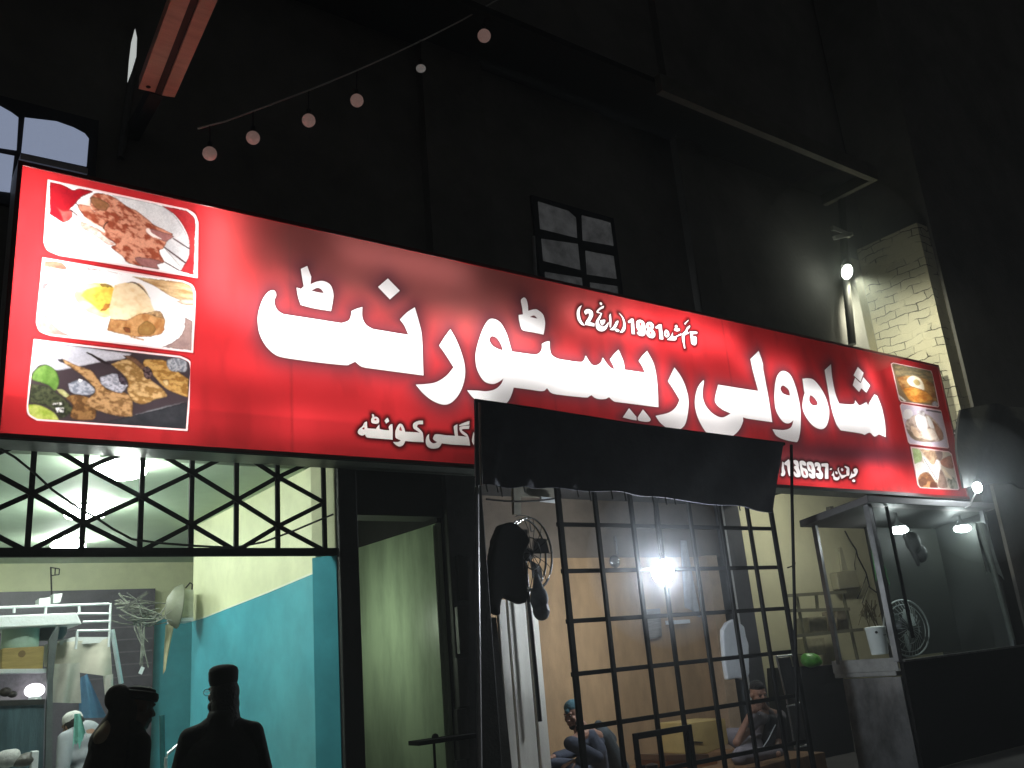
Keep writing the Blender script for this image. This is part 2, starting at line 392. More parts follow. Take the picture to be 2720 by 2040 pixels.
PHON = [
 (TF, "165,240* 150,400 150,510 135,530 140,590* 180,600 225,570 240,500 210,400 200,260*", []),
 (TF, "320,180* 215,270* 220,310 280,340* 300,480 330,590* 380,595* 375,300 350,220*", []),
 (TF, "440,215 500,205 550,240 570,320 570,390 610,500 610,600 540,625 470,595 445,540* 450,480 520,540* 500,470 450,400* 460,350 500,340 450,290*", []),
 (TF, "585,260 620,220 690,225 740,270 755,340* 700,340 650,310* 660,380 700,400 760,430 800,520 790,620 720,640 660,610 630,540 605,420", ["685,460 690,540 735,580 740,540 710,480"]),
 (TF, "765,280 800,245 880,245 920,280 950,360 975,480 970,640* 900,655 840,620 810,560* 830,520 890,560* 870,500 810,470 780,400", ["820,330 860,430 880,440 870,360 850,330"]),
 (TF, "955,300 980,260 1040,260 1090,300 1110,380 1110,440 1160,540 1150,640 1090,665 1020,630 985,560* 1000,520 1070,530* 1060,480 1000,430* 1020,400 1030,350 972,370*", []),
 (TF, "1118,290* 1260,280 1295,310* 1295,660* 1210,660* 1210,450 1215,370 1125,360*", []),
 (TF, "1325,430 1345,405 1380,410 1378,432 1350,445", []),
 (TF, "1420,470* 1400,530 1370,575 1410,600 1420,670 1480,700 1540,690 1570,640 1560,580* 1530,620 1490,625 1450,600 1430,530", []),
 (TF, "1455,500 1480,480 1515,500 1518,540 1490,550", []),
 (TF, "1560,375* 1520,420 1530,480 1570,570 1610,650 1640,655 1740,590* 1800,580 1810,500 1805,400 1770,370 1700,345* 1690,370 1740,420 1730,480 1740,560* 1640,570 1590,530 1550,440", []),
 (TF, "1600,420 1630,400 1660,430 1650,470 1615,470", []),
 (TF, "1860,470* 1850,540 1800,655* 1850,650 1900,620 1960,590 2010,500 2010,440 1970,400 1920,420 1905,460 1940,530* 1880,540", []),
 (TF, "1875,710 1910,675 1950,700 1935,740 1890,735", []),
]
sign = thing('lightbox_sign', 'long red backlit shop sign with white Urdu lettering and food photos at both ends', 'sign', (7.06, YS, SZ0))

panels = {}
def panel_rect(a, b):
    q = to_sign([a, b]); return q[0, 0], q[1, 0], q[1, 1], q[0, 1]    # x0,x1,z0,z1
PR = [panel_rect((122, 474), (529, 742)), panel_rect((108, 681), (517, 941)), panel_rect((85, 897), (502, 1148)),
      panel_rect((2364, 961), (2498, 1085)), panel_rect((2388, 1069), (2524, 1194)), panel_rect((2413, 1184), (2551, 1304))]
PR = [list(p) for p in PR]
for g in ((0, 1, 2), (3, 4, 5)):                    # keep neighbours from overlapping
    for a, b in zip(g, g[1:]):
        m_ = (PR[a][2] + PR[b][3]) / 2; PR[a][2] = m_ + .001; PR[b][3] = m_ - .001

glyphs = []                                         # (group, outer, holes) in sign metres
for gi, grp in enumerate((NAME, ADDR, YEAR, PHON)):
    for T, o, hs in grp:
        glyphs.append((gi, to_sign(spline(o, T)), [to_sign(spline(h, T)) for h in hs]))

def base_print(pts):
    """the printed design itself: red ground, dark strip and swoosh, soft dark halo round the lettering, and painted dim patches"""
    px = project(np.c_[pts[:, 0], np.full(len(pts), YS), pts[:, 1]])
    c = np.tile(np.array([0.53, 0.026, 0.031]), (len(pts), 1))
    n = fbm(pts[:, 0] * 1.3 + 5, pts[:, 1] * 1.3, 4)
    c *= (0.9 + 0.2 * n)[:, None]
    c *= (1 - .16 * np.clip((fbm(pts[:, 0] * 7 + 3, pts[:, 1] * 2.2, 4) - .52) * 6, 0, 1))[:, None]      # dust and scuffs on the sheet
    for sx in (2.83, 5.62, 8.40, 11.18):                                                            # welded seams of the sheet
        c *= (1 - .30 * np.exp(-((pts[:, 0] - sx) / .012) ** 2))[:, None]
    # strip below the printed line on the left
    low = np.clip((np.interp(pts[:, 0], [0, 5, 13.4], [3.645, 3.70, 3.80]) - pts[:, 1]) / .025, 0, 1) * (px[:, 0] < 1300)
    c *= (1 - .24 * low)[:, None]
    # printed sweep on the right, dark mauve
    def band(cx_, cy_, w, h, rot=0.0):
        a = px[:, 0] - cx_; b = px[:, 1] - cy_; ca, sa = math.cos(rot), math.sin(rot)
        u = (a * ca + b * sa) / w; v = (-a * sa + b * ca) / h
        return np.exp(-(u * u) ** 2) * np.exp(-v * v)
    def blend(k, col):
        nonlocal c
        c = c * (1 - k[:, None]) + np.array(col) * k[:, None]
    blend(0.85 * band(2270, 1205, 200, 34, 0.05), (0.10, 0.030, 0.045))
    blend(0.70 * band(2100, 1235, 110, 26, 0.10), (0.24, 0.10, 0.12))
    # dead tube's dimming and grey reflection painted into the print colour
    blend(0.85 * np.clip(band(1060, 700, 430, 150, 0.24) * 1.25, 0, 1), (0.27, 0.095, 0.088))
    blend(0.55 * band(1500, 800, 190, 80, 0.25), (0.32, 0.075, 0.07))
    return c, px
allout = [g[1] for g in glyphs]
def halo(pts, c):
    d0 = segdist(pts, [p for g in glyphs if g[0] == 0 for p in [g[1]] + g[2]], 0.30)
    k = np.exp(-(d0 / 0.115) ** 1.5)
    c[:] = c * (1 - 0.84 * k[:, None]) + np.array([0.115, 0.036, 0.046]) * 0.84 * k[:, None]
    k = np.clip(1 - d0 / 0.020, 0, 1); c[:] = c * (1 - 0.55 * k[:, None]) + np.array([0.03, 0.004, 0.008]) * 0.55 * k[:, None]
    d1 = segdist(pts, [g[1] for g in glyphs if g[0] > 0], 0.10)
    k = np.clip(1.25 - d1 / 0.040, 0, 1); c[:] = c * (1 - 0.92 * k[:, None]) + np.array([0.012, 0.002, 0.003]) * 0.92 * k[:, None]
    return c

def build_face():
    vs, edges, faces = [], [], []
    def addpoly(p):
        p = np.array(p); x_, y_ = p[:, 0], p[:, 1]
        if (x_ * np.roll(y_, -1) - np.roll(x_, -1) * y_).sum() < 0: p = p[::-1]
        o = len(vs); vs.extend(map(tuple, p)); faces.append(list(range(o, o + len(p)))); return len(faces) - 1
    role = {}
    addpoly([(SX0, SZ0), (SX1, SZ0), (SX1, SZ1), (SX0, SZ1)]); role[0] = 'ground'
    for x0, x1, z0, z1 in PR: role[addpoly([(x0, z0), (x1, z0), (x1, z1), (x0, z1)])] = 'panel'
    for gi, o, hs in glyphs:
        role[addpoly(o)] = gi
        for h in hs: role[addpoly(h)] = 'hole'
    gx = np.arange(SX0 + .015, SX1, .022); gz = np.arange(SZ0 + .012, SZ1, .022)
    G = np.stack(np.meshgrid(gx, gz), -1).reshape(-1, 2) + rng.uniform(-.003, .003, (len(gx) * len(gz), 2))
    d = segdist(G, allout, 0.05); G = G[d > 0.012]
    ring = []
    for gi, o, hs in glyphs:
        t = np.roll(o, -1, 0) - np.roll(o, 1, 0); nrm = np.stack([t[:, 1], -t[:, 0]], 1); nrm /= np.maximum(np.linalg.norm(nrm, axis=1), 1e-9)[:, None]
        for k in ((.010, .022, -.01, -.022) if gi == 0 else (.006, .014, .024, .036, -.006, -.014, -.024, -.036)): ring.append(o + nrm * k)
    Rg = np.concatenate(ring)
    Rg = Rg[(Rg[:, 0] > SX0 + .003) & (Rg[:, 0] < SX1 - .003) & (Rg[:, 1] > SZ0 + .003) & (Rg[:, 1] < SZ1 - .003)]
    for p in np.concatenate([G, Rg]): vs.append(tuple(p))
    res = delaunay_2d_cdt([Vector(v) for v in vs], [], faces, 0, 1e-5, True)
    ov, of, oof = res[0], res[2], res[5]
    pts = np.array([tuple(v) for v in ov]); groups = {'g': [], 0: [], 1: [], 2: [], 3: []}
    for f, src in zip(of, oof):
        r = [role[s] for s in src]
        if not r or 'panel' in r: continue
        if 'hole' in r: groups['g'].append(f); continue
        k = [x for x in r if isinstance(x, int)]
        groups[k[0] if k else 'g'].append(f)
    return pts, groups
face_pts, face_groups = build_face()
def sheet(name, pts, faces, mt, cols=None):
    fa = np.array(faces); used = np.unique(fa); remap = np.full(len(pts), -1); remap[used] = np.arange(len(used)); fa = remap[fa]; q = pts[used]
    mb = MB(); mb.v = [Vector((a, YS, b)) for a, b in q]; mb.f = [tuple(reversed(t)) if False else tuple(t) for t in fa.tolist()]
    o = make(name, mb, mt, sign, smooth=False)
    if cols is not None:
        at = o.data.color_attributes.new('print', 'FLOAT_COLOR', 'POINT')
        at.data.foreach_set('color', np.c_[cols(q), np.ones(len(q))].astype(np.float32).ravel())
    return o
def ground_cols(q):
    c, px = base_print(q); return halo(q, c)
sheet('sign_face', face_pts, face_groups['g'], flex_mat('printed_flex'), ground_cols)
white_flex = flex_mat('white_flex', (0.86, 0.86, 0.86))
cream_flex = flex_mat('cream_vinyl', (0.60, 0.60, 0.57))
sheet('shop_name_lettering', face_pts, face_groups[0], white_flex)
sheet('address_lettering', face_pts, face_groups[1], cream_flex)
sheet('founding_year_lettering', face_pts, face_groups[2], white_flex)
sheet('phone_number_lettering', face_pts, face_groups[3], white_flex)

# ---- printed food photographs (painted from outlines into the print colours of each panel)
T1 = (100, 460, 440 / 2212); T2 = (80, 670, 460 / 2212); T3 = (60, 890, 460 / 2212); T4 = (2360, 950, 200 / 922)
BORD = lin((255, 222, 222))
def meatn(px, s, a=0.0):
    ca, sa = math.cos(a), math.sin(a); u = px[:, 0] * ca + px[:, 1] * sa; v = -px[:, 0] * sa + px[:, 1] * ca
    return fbm(u / s[0] + 11, v / s[1] + 5, 4)
FOOD = [
 (T1, "130,80* 1990,470* 2100,540 2150,650* 2140,1405* 290,1105* 130,1030 75,920*", (250, 250, 250), 5.0, [
  ("160,110* 350,160 480,225 560,205 740,245 600,310 510,400 430,490* 460,590 350,670* 160,550*", (170, 30, 40), (150, 24, 36), (30, 30), 0, 0),
  ("230,430* 330,500 450,500 460,590 350,670* 300,520", (190, 60, 60), (180, 90, 85), (20, 12), 0.6, 0),
  ("990,290* 1600,420 1820,560 1980,800 2030,1000 2020,1120 1930,1290* 1600,900 1300,560", (196, 198, 200), (225, 225, 225), (80, 60), 0, 0),
  ("1650,430* 1990,500* 2090,590 2110,700* 2085,1360* 1900,1310* 2000,1150 2030,1000 1990,800 1850,580", (165, 36, 44), (180, 60, 62), (40, 60), 0, 0),
  ("560,640* 700,690 880,800 960,900 1040,950 950,960 830,880 700,790 600,740", (215, 170, 150), (250, 235, 225), (9, 7), 0.6, 0),
  ("700,330* 760,270 830,265 1000,310 1210,450 1320,500 1500,640 1560,690 1810,810* 1720,920* 1680,1000 1630,1050 1700,1190* 1600,1220 1630,1285* 1400,1250 1200,1195 1130,1110 980,990 1040,950 900,850 740,690 640,600 540,460 560,410 690,430", (150, 74, 52), (214, 150, 122), (15, 8), 0.62, 1),
  ("700,340 800,330 960,420 900,500 780,470", (140, 95, 62), (160, 110, 80), (9, 7), 0.6, 0),
  ("1300,1130 1500,1140 1680,1190 1600,1220 1630,1285* 1400,1240", (150, 100, 98), (165, 115, 110), (12, 8), 0.6, 0),
  ("1500,740 1800,830 1790,870 1700,910 1560,840", (160, 105, 100), (175, 125, 120), (10, 8), 0.6, 0),
  ("1450,740 1490,740 1530,800 1660,880* 1540,850 1460,790", (255, 240, 232), (255, 240, 232), (9, 9), 0, 0),
  ("560,590 620,580 740,660 870,730 900,790 860,780 740,700 600,620", (255, 240, 230), (250, 225, 210), (9, 7), 0.6, 0),
  ("690,330* 720,480 830,520* 740,500 700,440 540,400 660,380", (252, 236, 226), (240, 215, 200), (9, 7), 0.6, 0),
  ("1800,875* 1815,865* 2035,1005* 2025,1020*", (70, 30, 32), (60, 26, 28), (9, 9), 0, 0),
  ("1680,990* 1700,985* 1985,1190* 1970,1210*", (60, 24, 26), (60, 26, 28), (9, 9), 0, 0),
  ("1690,1190* 1705,1180* 1910,1300* 1890,1310*", (55, 20, 24), (60, 26, 28), (9, 9), 0, 0),
  ("430,490* 445,480* 545,565* 530,580*", (95, 50, 50), (60, 26, 28), (9, 9), 0, 0),
  ("505,400* 520,395* 560,440* 545,450*", (80, 40, 40), (60, 26, 28), (9, 9), 0, 0),
  ("870,740* 890,680 950,640 900,700 890,760*", (90, 55, 48), (80, 50, 40), (9, 9), 0, 0)]),
 (T2, "155,62* 1960,360* 2080,420 2125,540* 2085,1288* 260,1070* 120,1010 72,900*", (253, 253, 253), 5.0, [
  ("185,110* 380,120 470,200 400,220 200,190 205,235* 180,235*", (186, 112, 92), (150, 80, 66), (12, 8), 0.3, 0),
  ("720,195* 950,235 1200,290* 1000,240 740,225*", (190, 120, 120), (230, 190, 185), (12, 8), 0.3, 0),
  ("140,670* 200,790 350,970 530,1075* 260,1055* 130,990 95,880*", (170, 146, 134), (140, 112, 104), (20, 20), 0.3, 0),
  ("155,400* 260,380* 160,520*", (130, 100, 100), (90, 66, 70), (10, 10), 0, 0),
  ("1975,830* 2075,880* 2060,1258* 1680,1210* 1850,1130 1960,1000", (168, 142, 136), (150, 124, 120), (20, 20), 0.3, 0),
  ("1290,310* 1960,380* 2060,440 2090,560* 2085,650* 1830,580 1600,440 1450,370", (232, 204, 158), (176, 136, 88), (40, 6), 0.28, 0),
  ("1870,630* 1950,600 2090,600* 2085,680* 1960,670", (200, 160, 120), (235, 210, 190), (20, 4), 0.0, 0),
  ("560,560 640,440 820,390 1060,440 1080,640 1000,830 820,800 680,720", (252, 236, 130), (252, 244, 190), (26, 22), 0.3, 0),
  ("640,550* 740,470 900,440 1060,450 1050,640 1000,720 900,755 820,690", (246, 222, 100), (226, 176, 70), (12, 9), 0.3, 0),
  ("920,720 960,660 1030,660* 1000,720 900,755", (176, 112, 50), (200, 140, 70), (9, 7), 0.3, 0),
  ("885,400* 1000,410 1060,450* 920,440", (170, 140, 70), (150, 110, 50), (9, 7), 0.3, 0),
  ("1080,420* 1220,390 1400,400 1500,520 1580,730 1720,850* 1725,900 1680,1040 1450,1085 1270,1070 985,1000* 1020,850 1010,720 1040,600", (246, 226, 190), (232, 200, 152), (16, 12), 0.7, 0),
  ("1020,850* 1240,860 1360,800 1500,780 1720,850* 1725,900 1680,1040 1450,1085 1270,1070 985,1000*", (204, 156, 104), (168, 114, 66), (10, 16), 0.3, 0),
  ("1380,950 1500,880 1600,960 1560,1050 1400,1050", (166, 130, 76), (150, 108, 60), (9, 12), 0.3, 0),
  ("1190,960 1270,970 1280,1030 1220,1020", (130, 78, 50), (120, 70, 40), (9, 9), 0, 0),
  ("1480,780* 1650,750 1720,850* 1600,820", (226, 190, 140), (120, 86, 60), (8, 4), 0.5, 0),
  ("1210,395* 1330,380 1440,450 1535,590* 1440,480 1330,400", (120, 90, 60), (120, 90, 60), (9, 9), 0, 0),
  ("1270,1070* 1450,1110* 1450,1125* 1290,1090*", (190, 140, 90), (190, 140, 90), (9, 9), 0, 0)]),
 (T3, "140,48* 2020,265* 2140,330 2170,440* 2110,1228* 180,1095* 70,1020 45,900*", (66, 56, 60), 5.0, [
  ("160,70* 1400,240* 1280,310 1100,330 780,390 430,450 300,380 200,400 110,500*", (178, 180, 190), (200, 200, 208), (50, 40), 0, 0),
  ("1000,1120* 1400,1030 2095,860* 2090,1200*", (44, 46, 50), (58, 58, 62), (30, 20), 0, 0),
  ("1380,1035* 1700,960 2095,850* 1700,940", (150, 150, 155), (130, 130, 135), (20, 9), 0, 0),
  ("110,620* 300,650 400,720 560,840 640,960 500,1060 420,980 300,900 90,860*", (48, 52, 40), (80, 86, 62), (9, 7), 0, 1),
  ("300,380 400,430 460,540 460,640 410,710 330,640 250,610 120,560 170,440", (84, 122, 52), (112, 146, 74), (16, 20), 0.4, 0),
  ("65,880* 230,900 400,990 470,1090* 180,1090 80,1020", (146, 168, 62), (188, 198, 104), (14, 14), 0.4, 0),
  ("430,690* 520,700 610,780* 560,800 480,750", (200, 200, 150), (170, 170, 110), (9, 7), 0, 0),
  ("580,620* 740,570 850,620 930,720 800,770 620,730", (128, 134, 146), (176, 180, 190), (7, 5), 0, 1),
  ("560,800 700,760 900,830 940,960 900,1080 620,1060 640,900", (104, 74, 46), (150, 112, 70), (11, 8), 0.4, 1),
  ("440,310* 510,300* 700,390 870,450 960,560 1080,690 1300,730 1400,830 1400,1000 1380,1040 1200,1030 950,960 800,860 930,720 850,600 700,470", (132, 98, 62), (190, 150, 104), (12, 7), 0.55, 1),
  ("990,540* 1180,490 1290,560 1350,640* 1250,740 1080,680 1000,620", (140, 142, 152), (190, 190, 200), (6, 4), 0, 1),
  ("1210,480* 1300,540 1350,640* 1250,620", (40, 28, 34), (90, 80, 90), (6, 4), 0, 0),
  ("1280,260* 1400,270 1560,400 1660,540* 1560,520 1440,400", (90, 64, 52), (120, 90, 70), (9, 7), 0, 0),
  ("1130,370* 1300,310 1400,330 1560,480 1650,580 1780,680 1840,780 1700,820 1560,880 1420,850 1340,720 1350,620 1300,520 1200,430", (150, 114, 66), (204, 168, 116), (12, 7), 0.5, 1),
  ("1560,310* 1830,330 2000,480 2120,560* 2115,800* 1900,720 1780,640 1640,480 1540,380", (150, 108, 54), (196, 156, 92), (12, 7), 0.4, 1),
  ("1540,430 1600,400 1660,480 1620,560 1560,540", (40, 26, 28), (120, 100, 100), (5, 4), 0, 0),
  ("1840,330 1980,290 2090,340 2090,460 2000,470 1880,450", (110, 116, 124), (170, 172, 176), (5, 7), 0.5, 1),
  ("805,225* 850,225 1000,300 1130,380* 1010,350 900,280", (50, 40, 42), (60, 50, 50), (9, 9), 0, 0),
  ("440,310* 510,300* 540,360* 470,340", (50, 44, 44), (60, 50, 50), (9, 9), 0, 0),
  ("1790,590 1850,580 1865,630 1830,650", (226, 196, 140), (226, 196, 140), (9, 9), 0, 0),
  ("720,565 760,570 750,595 720,590", (250, 250, 250), (250, 250, 250), (9, 9), 0, 0),
  ("360,870* 500,860* 500,890* 380,890*", (90, 92, 80), (250, 250, 250), (2.2, 2), 0, 1),
  ("420,930* 530,930* 520,990* 440,990*", (60, 62, 54), (250, 250, 250), (2.2, 2), 0, 1)]),
 (T4, "25,75* 60,55* 520,150* 550,200* 625,590* 610,612* 150,545* 125,510*", (138, 116, 86), 2.6, [
  ("60,80* 540,150* 570,300 420,260 200,230 100,240*", (120, 112, 86), (160, 142, 104), (14, 4), 0.35, 1),
  ("100,240* 250,220 430,250 560,330* 600,560* 320,540 180,420", (150, 102, 60), (186, 146, 90), (12, 5), 0.35, 1),
  ("190,380 330,370 480,430 540,510 420,550 300,540 230,490", (196, 118, 48), (226, 166, 80), (9, 5), 0.4, 0),
  ("240,250 300,225 380,250 430,330 440,400* 350,370 270,340 230,290", (244, 232, 200), (250, 244, 224), (9, 9), 0, 0),
  ("300,290 340,265 380,290 385,330 340,340", (206, 190, 136), (180, 160, 104), (5, 4), 0, 0),
  ("110,440* 220,530* 190,535* 115,470*", (235, 235, 225), (235, 235, 225), (9, 9), 0, 0),
  ("530,560 570,530 610,570 590,600 540,590", (214, 210, 220), (150, 146, 156), (3, 3), 0, 0)]),
 (T4, "160,558* 640,640* 670,680* 745,1100* 730,1115* 260,1060* 235,1030* 135,590*", (218, 208, 222), 2.6, [
  ("210,800 280,720 450,690 560,760 660,900 660,1010 500,1030 330,990 240,920", (176, 152, 136), (224, 206, 192), (9, 8), 0.4, 1),
  ("220,870 300,920 420,990 560,1030 400,1030 280,980", (128, 110, 92), (160, 140, 120), (9, 8), 0.4, 0),
  ("540,780 600,830 670,930 650,1015 600,960", (150, 104, 80), (180, 140, 116), (9, 8), 0.4, 0),
  ("330,720 440,700 480,850 420,900 350,840", (254, 252, 250), (254, 252, 250), (9, 8), 0, 0),
  ("190,650 260,630 300,690 250,750 190,740", (252, 250, 250), (252, 250, 250), (9, 8), 0, 0),
  ("470,720 520,760 560,860 500,840", (250, 246, 240), (250, 246, 240), (9, 8), 0, 0),
  ("430,880 540,880 600,980 520,1010 430,960", (240, 224, 206), (250, 240, 226), (9, 8), 0, 0),
  ("270,840 330,860 400,980 320,960", (236, 214, 188), (220, 190, 160), (9, 8), 0, 0),
  ("455,632* 645,662* 648,682* 460,652*", (70, 60, 70), (110, 100, 110), (4, 4), 0, 0),
  ("350,660 430,650 450,720 380,700", (240, 236, 236), (160, 150, 150), (6, 6), 0, 0)]),
 (T4, "265,1085* 740,1145* 780,1180* 870,1600* 855,1625* 390,1600* 355,1560*", (214, 202, 184), 2.6, [
  ("290,1110* 380,1130 410,1220 380,1290 320,1290", (196, 214, 160), (160, 184, 120), (9, 9), 0.4, 0),
  ("380,1120* 570,1140 620,1260 540,1310 480,1240", (150, 120, 96), (196, 170, 140), (8, 9), 0.7, 1),
  ("570,1140 650,1150 660,1220 620,1260", (150, 128, 120), (130, 106, 100), (9, 9), 0, 0),
  ("640,1260 780,1200 800,1340 760,1360 660,1320", (166, 100, 76), (196, 140, 112), (9, 9), 0.4, 0),
  ("310,1310* 420,1280 480,1420 380,1450 340,1480", (252, 248, 240), (252, 248, 240), (9, 9), 0, 0),
  ("370,1460 470,1400 560,1500 600,1600 400,1590", (190, 140, 96), (130, 86, 60), (9, 8), 0.6, 1),
  ("370,1500 440,1480 470,1540 400,1570", (110, 70, 50), (140, 96, 70), (7, 7), 0, 0),
  ("520,1530 590,1530 600,1600 510,1590", (100, 58, 46), (130, 86, 60), (7, 7), 0, 0),
  ("415,1200 480,1260 550,1320 590,1250 640,1300 630,1420 590,1500 520,1430 450,1310", (255, 253, 250), (255, 253, 250), (9, 9), 0, 0),
  ("640,1370 700,1480 720,1590 620,1590 610,1500", (130, 104, 92), (170, 146, 130), (9, 9), 0.3, 0),
  ("720,1480 800,1470 860,1600* 760,1600", (190, 186, 166), (120, 120, 100), (5, 12), 0.3, 1),
  ("670,1360 780,1470 760,1490 690,1430", (240, 226, 200), (240, 226, 200), (9, 9), 0, 0),
  ("425,1230* 440,1240* 600,1500* 590,1505*", (70, 56, 50), (70, 56, 50), (9, 9), 0, 0)]),
]
FNAMES = ['grilled skewers on a plate', 'roast chicken piece on a white plate', 'lamb chops with green leaves', 'small curry with an egg', 'small bowl of white meat', 'small mixed meat platter']
for (T, outl, base, bw, ops), (x0, x1, z0, z1), lab in zip(FOOD, PR, FNAMES):
    nu, nv = (340, 180) if x1 - x0 > 0.9 and T is not T4 else (110, 100)
    U, W = np.meshgrid(np.linspace(x0, x1, nu + 1), np.linspace(z0, z1, nv + 1))
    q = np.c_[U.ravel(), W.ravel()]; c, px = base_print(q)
    o = spline(outl, T, 8); ins = inpoly(px, o); ed = segdist(px, [o], 60.0)
    pic = np.tile(lin(base), (len(q), 1))
    for txt, ca, cb, sc, thr, mott in ops:
        pl = spline(txt, T, 6); jit = (fbm(px[:, 0] / 7, px[:, 1] / 7, 3)[:, None] - 0.5) * (3.0 if T is not T4 else 1.2)
        k = inpoly(px + jit, pl)
        n = meatn(px, sc, 0.55 if T is T1 else 0.2)
        if mott: w = np.clip((n - 0.48) * 5.5 + 0.42, 0, 1)
        else: w = np.clip((n - 0.3) / 0.4, 0, 1)
        cc = lin(ca) * (1 - w[:, None]) + lin(cb) * w[:, None]
        fine = fbm(px[:, 0] / 3.0, px[:, 1] / 3.0, 2)
        cc = cc * (0.82 + 0.36 * fine)[:, None] if max(ca) < 235 else cc
        e_ = segdist(px, [pl], 4.0); w_e = (3.4 if T is not T4 else 1.3)
        if len(pl) > 12 and max(ca) < 235: cc = cc * (0.45 + 0.55 * np.clip(e_ / w_e, 0, 1))[:, None]
        pic[k] = cc[k]
    for _ in range(2):                               # soft tonal blending of the print
        g3 = pic.reshape(nv + 1, nu + 1, 3); g4 = g3.copy(); g4[1:-1, 1:-1] = .4 * g3[1:-1, 1:-1] + .15 * (g3[:-2, 1:-1] + g3[2:, 1:-1] + g3[1:-1, :-2] + g3[1:-1, 2:]); pic = g4.reshape(-1, 3)
    kb = np.clip((bw + 1.0 - ed) / 1.5, 0, 1)[:, None]; pic = pic * (1 - kb) + BORD * kb
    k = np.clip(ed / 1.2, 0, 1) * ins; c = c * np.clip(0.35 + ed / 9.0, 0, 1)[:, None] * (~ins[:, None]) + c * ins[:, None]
    c = c * (1 - k[:, None]) + pic * k[:, None]
    mb = MB(); mb.v = [Vector((a, YS, b)) for a, b in q]; w_ = nu + 1
    mb.f = [(j * w_ + i, j * w_ + i + 1, (j + 1) * w_ + i + 1, (j + 1) * w_ + i) for j in range(nv) for i in range(nu)]
    ob = make('food_photo', mb, flex_mat('printed_flex'), sign, smooth=False); ob['label'] = 'printed photo of ' + lab
    at = ob.data.color_attributes.new('print', 'FLOAT_COLOR', 'POINT')
    at.data.foreach_set('color', np.c_[c, np.ones(len(c))].astype(np.float32).ravel())
# housing of the lightbox: back, sides, thin edge trim
hs = MB(); YB = YS + 0.26
hs.box((SX0 - .03, YB, SZ0 - .03), (SX1 + .03, YB + .02, SZ1 + .03))
for a, b in (((SX0 - .03, YS + .003, SZ0 - .03), (SX0 - .002, YB, SZ1 + .03)), ((SX1 + .002, YS + .003, SZ0 - .03), (SX1 + .03, YB, SZ1 + .03)),
             ((SX0 - .002, YS + .003, SZ0 - .03), (SX1 + .002, YB, SZ0 - .002)), ((SX0 - .002, YS + .003, SZ1 + .002), (SX1 + .002, YB, SZ1 + .03))): hs.box(a, b)
make('housing', hs, mat('sign_housing', (0.55, 0.55, 0.53), 0.6, var=0.1, bump=0), sign)
tr = MB()
for a, b in (((SX0 - .032, YS - .012, SZ0 - .032), (SX1 + .032, YS + .002, SZ0 - .001)), ((SX0 - .032, YS - .012, SZ1 + .001), (SX1 + .032, YS + .002, SZ1 + .032)),
             ((SX0 - .032, YS - .012, SZ0 - .001), (SX0 - .001, YS + .002, SZ1 + .001)), ((SX1 + .001, YS - .012, SZ0 - .001), (SX1 + .032, YS + .002, SZ1 + .001))): tr.box(a, b)
w_ = MB(); w_.box((SX0 - .031, YS - .010, SZ0 - .045), (SX1 + .031, YB + .02, SZ0 - .0325)); make('underside', w_, mat('dark_green_sheet', (0.075, 0.085, 0.07), 0.5, var=.3), sign)
make('edge_trim', tr, mat('red_trim', (0.16, 0.012, 0.014), 0.4, var=0.3, bump=0), sign)
# fluorescent tubes inside the box; some have gone dark
def tube_light(px, py, length, power, vert=False, col=(1.0, 0.97, 0.95)):
    w = P(px, py, y=YS)
    L = bpy.data.lights.new('tube_lamp', 'AREA'); L.shape = 'RECTANGLE'; L.size = length; L.size_y = 0.05; L.energy = power; L.color = col
    o = bpy.data.objects.new('tube_lamp', L); COL.objects.link(o); o.parent = sign
    o.location = Vector((w.x, YB - .03, w.z)) - sign.location
    o.rotation_euler = (Matrix.Rotation(R_(-90), 3, 'X') @ Matrix.Rotation(R_(90) if vert else 0.0, 3, 'Z')).to_euler()
    return o
for a in [                                         # px, py, length, watts, upright: some tubes are dim, one patch has gone dark
    (70, 640, 1.0, 7.5, True), (60, 880, .8, 6, True), (150, 660, .6, 4.5, True), (130, 810, .7, 6, True), (330, 850, 1.0, 2.0), (300, 640, .9, 1.2), (300, 1040, 1.2, 2.2),
    (575, 690, .9, 9.5, True), (640, 780, .8, 3.5), (590, 960, 1.0, 2.2), (820, 980, 1.4, 3.2), (760, 850, 1.2, 8), (900, 790, 1.4, 3), (990, 890, 1.2, 7), (1080, 700, 1.4, 3),
    (1180, 960, 1.0, 3), (1290, 890, 1.2, 8.5), (1420, 950, 1.2, 7), (1590, 990, 1.2, 7), (1700, 990, 1.0, 6), (1620, 860, 1.2, 6), (1760, 880, 1.2, 9), (1880, 900, 1.0, 6),
    (1820, 1060, 1.2, 5), (1960, 1060, 1.2, 6), (2040, 980, 1.2, 5), (2120, 1080, 1.2, 6), (2230, 1090, 1.2, 6.5), (2325, 1070, 1.0, 6.5, True), (2345, 1260, .8, 6),
    (2440, 1100, 1.2, 3.5, True), (2480, 1240, .9, 4, True), (2130, 1265, 1.0, 2.6), (1150, 1140, 1.2, 1.4), (1900, 1180, 1.2, 2),
    (250, 1135, 1.3, 2.4), (620, 1120, 1.3, 2.8), (930, 1130, 1.2, 3.0), (2250, 1290, 1.2, 3.2), (2440, 1290, .8, 2.5), (1150, 1040, 1.2, 2.6), (300, 520, 1.0, 1.0), (2400, 1000, .8, 2.6)]:
    tube_light(*a)
# ================================================================ GROUND AND BUILDING
g = MB(); g.grid(lambda u, v: (-60 + 130 * u, -60 + 130 * v, 0.0), 8, 8)
tag(make('street', g, mat('street_asphalt', (0.05, 0.048, 0.045), 0.85, var=0.4, scale=2), origin=(0, 0, 0), smooth=False), kind='structure')

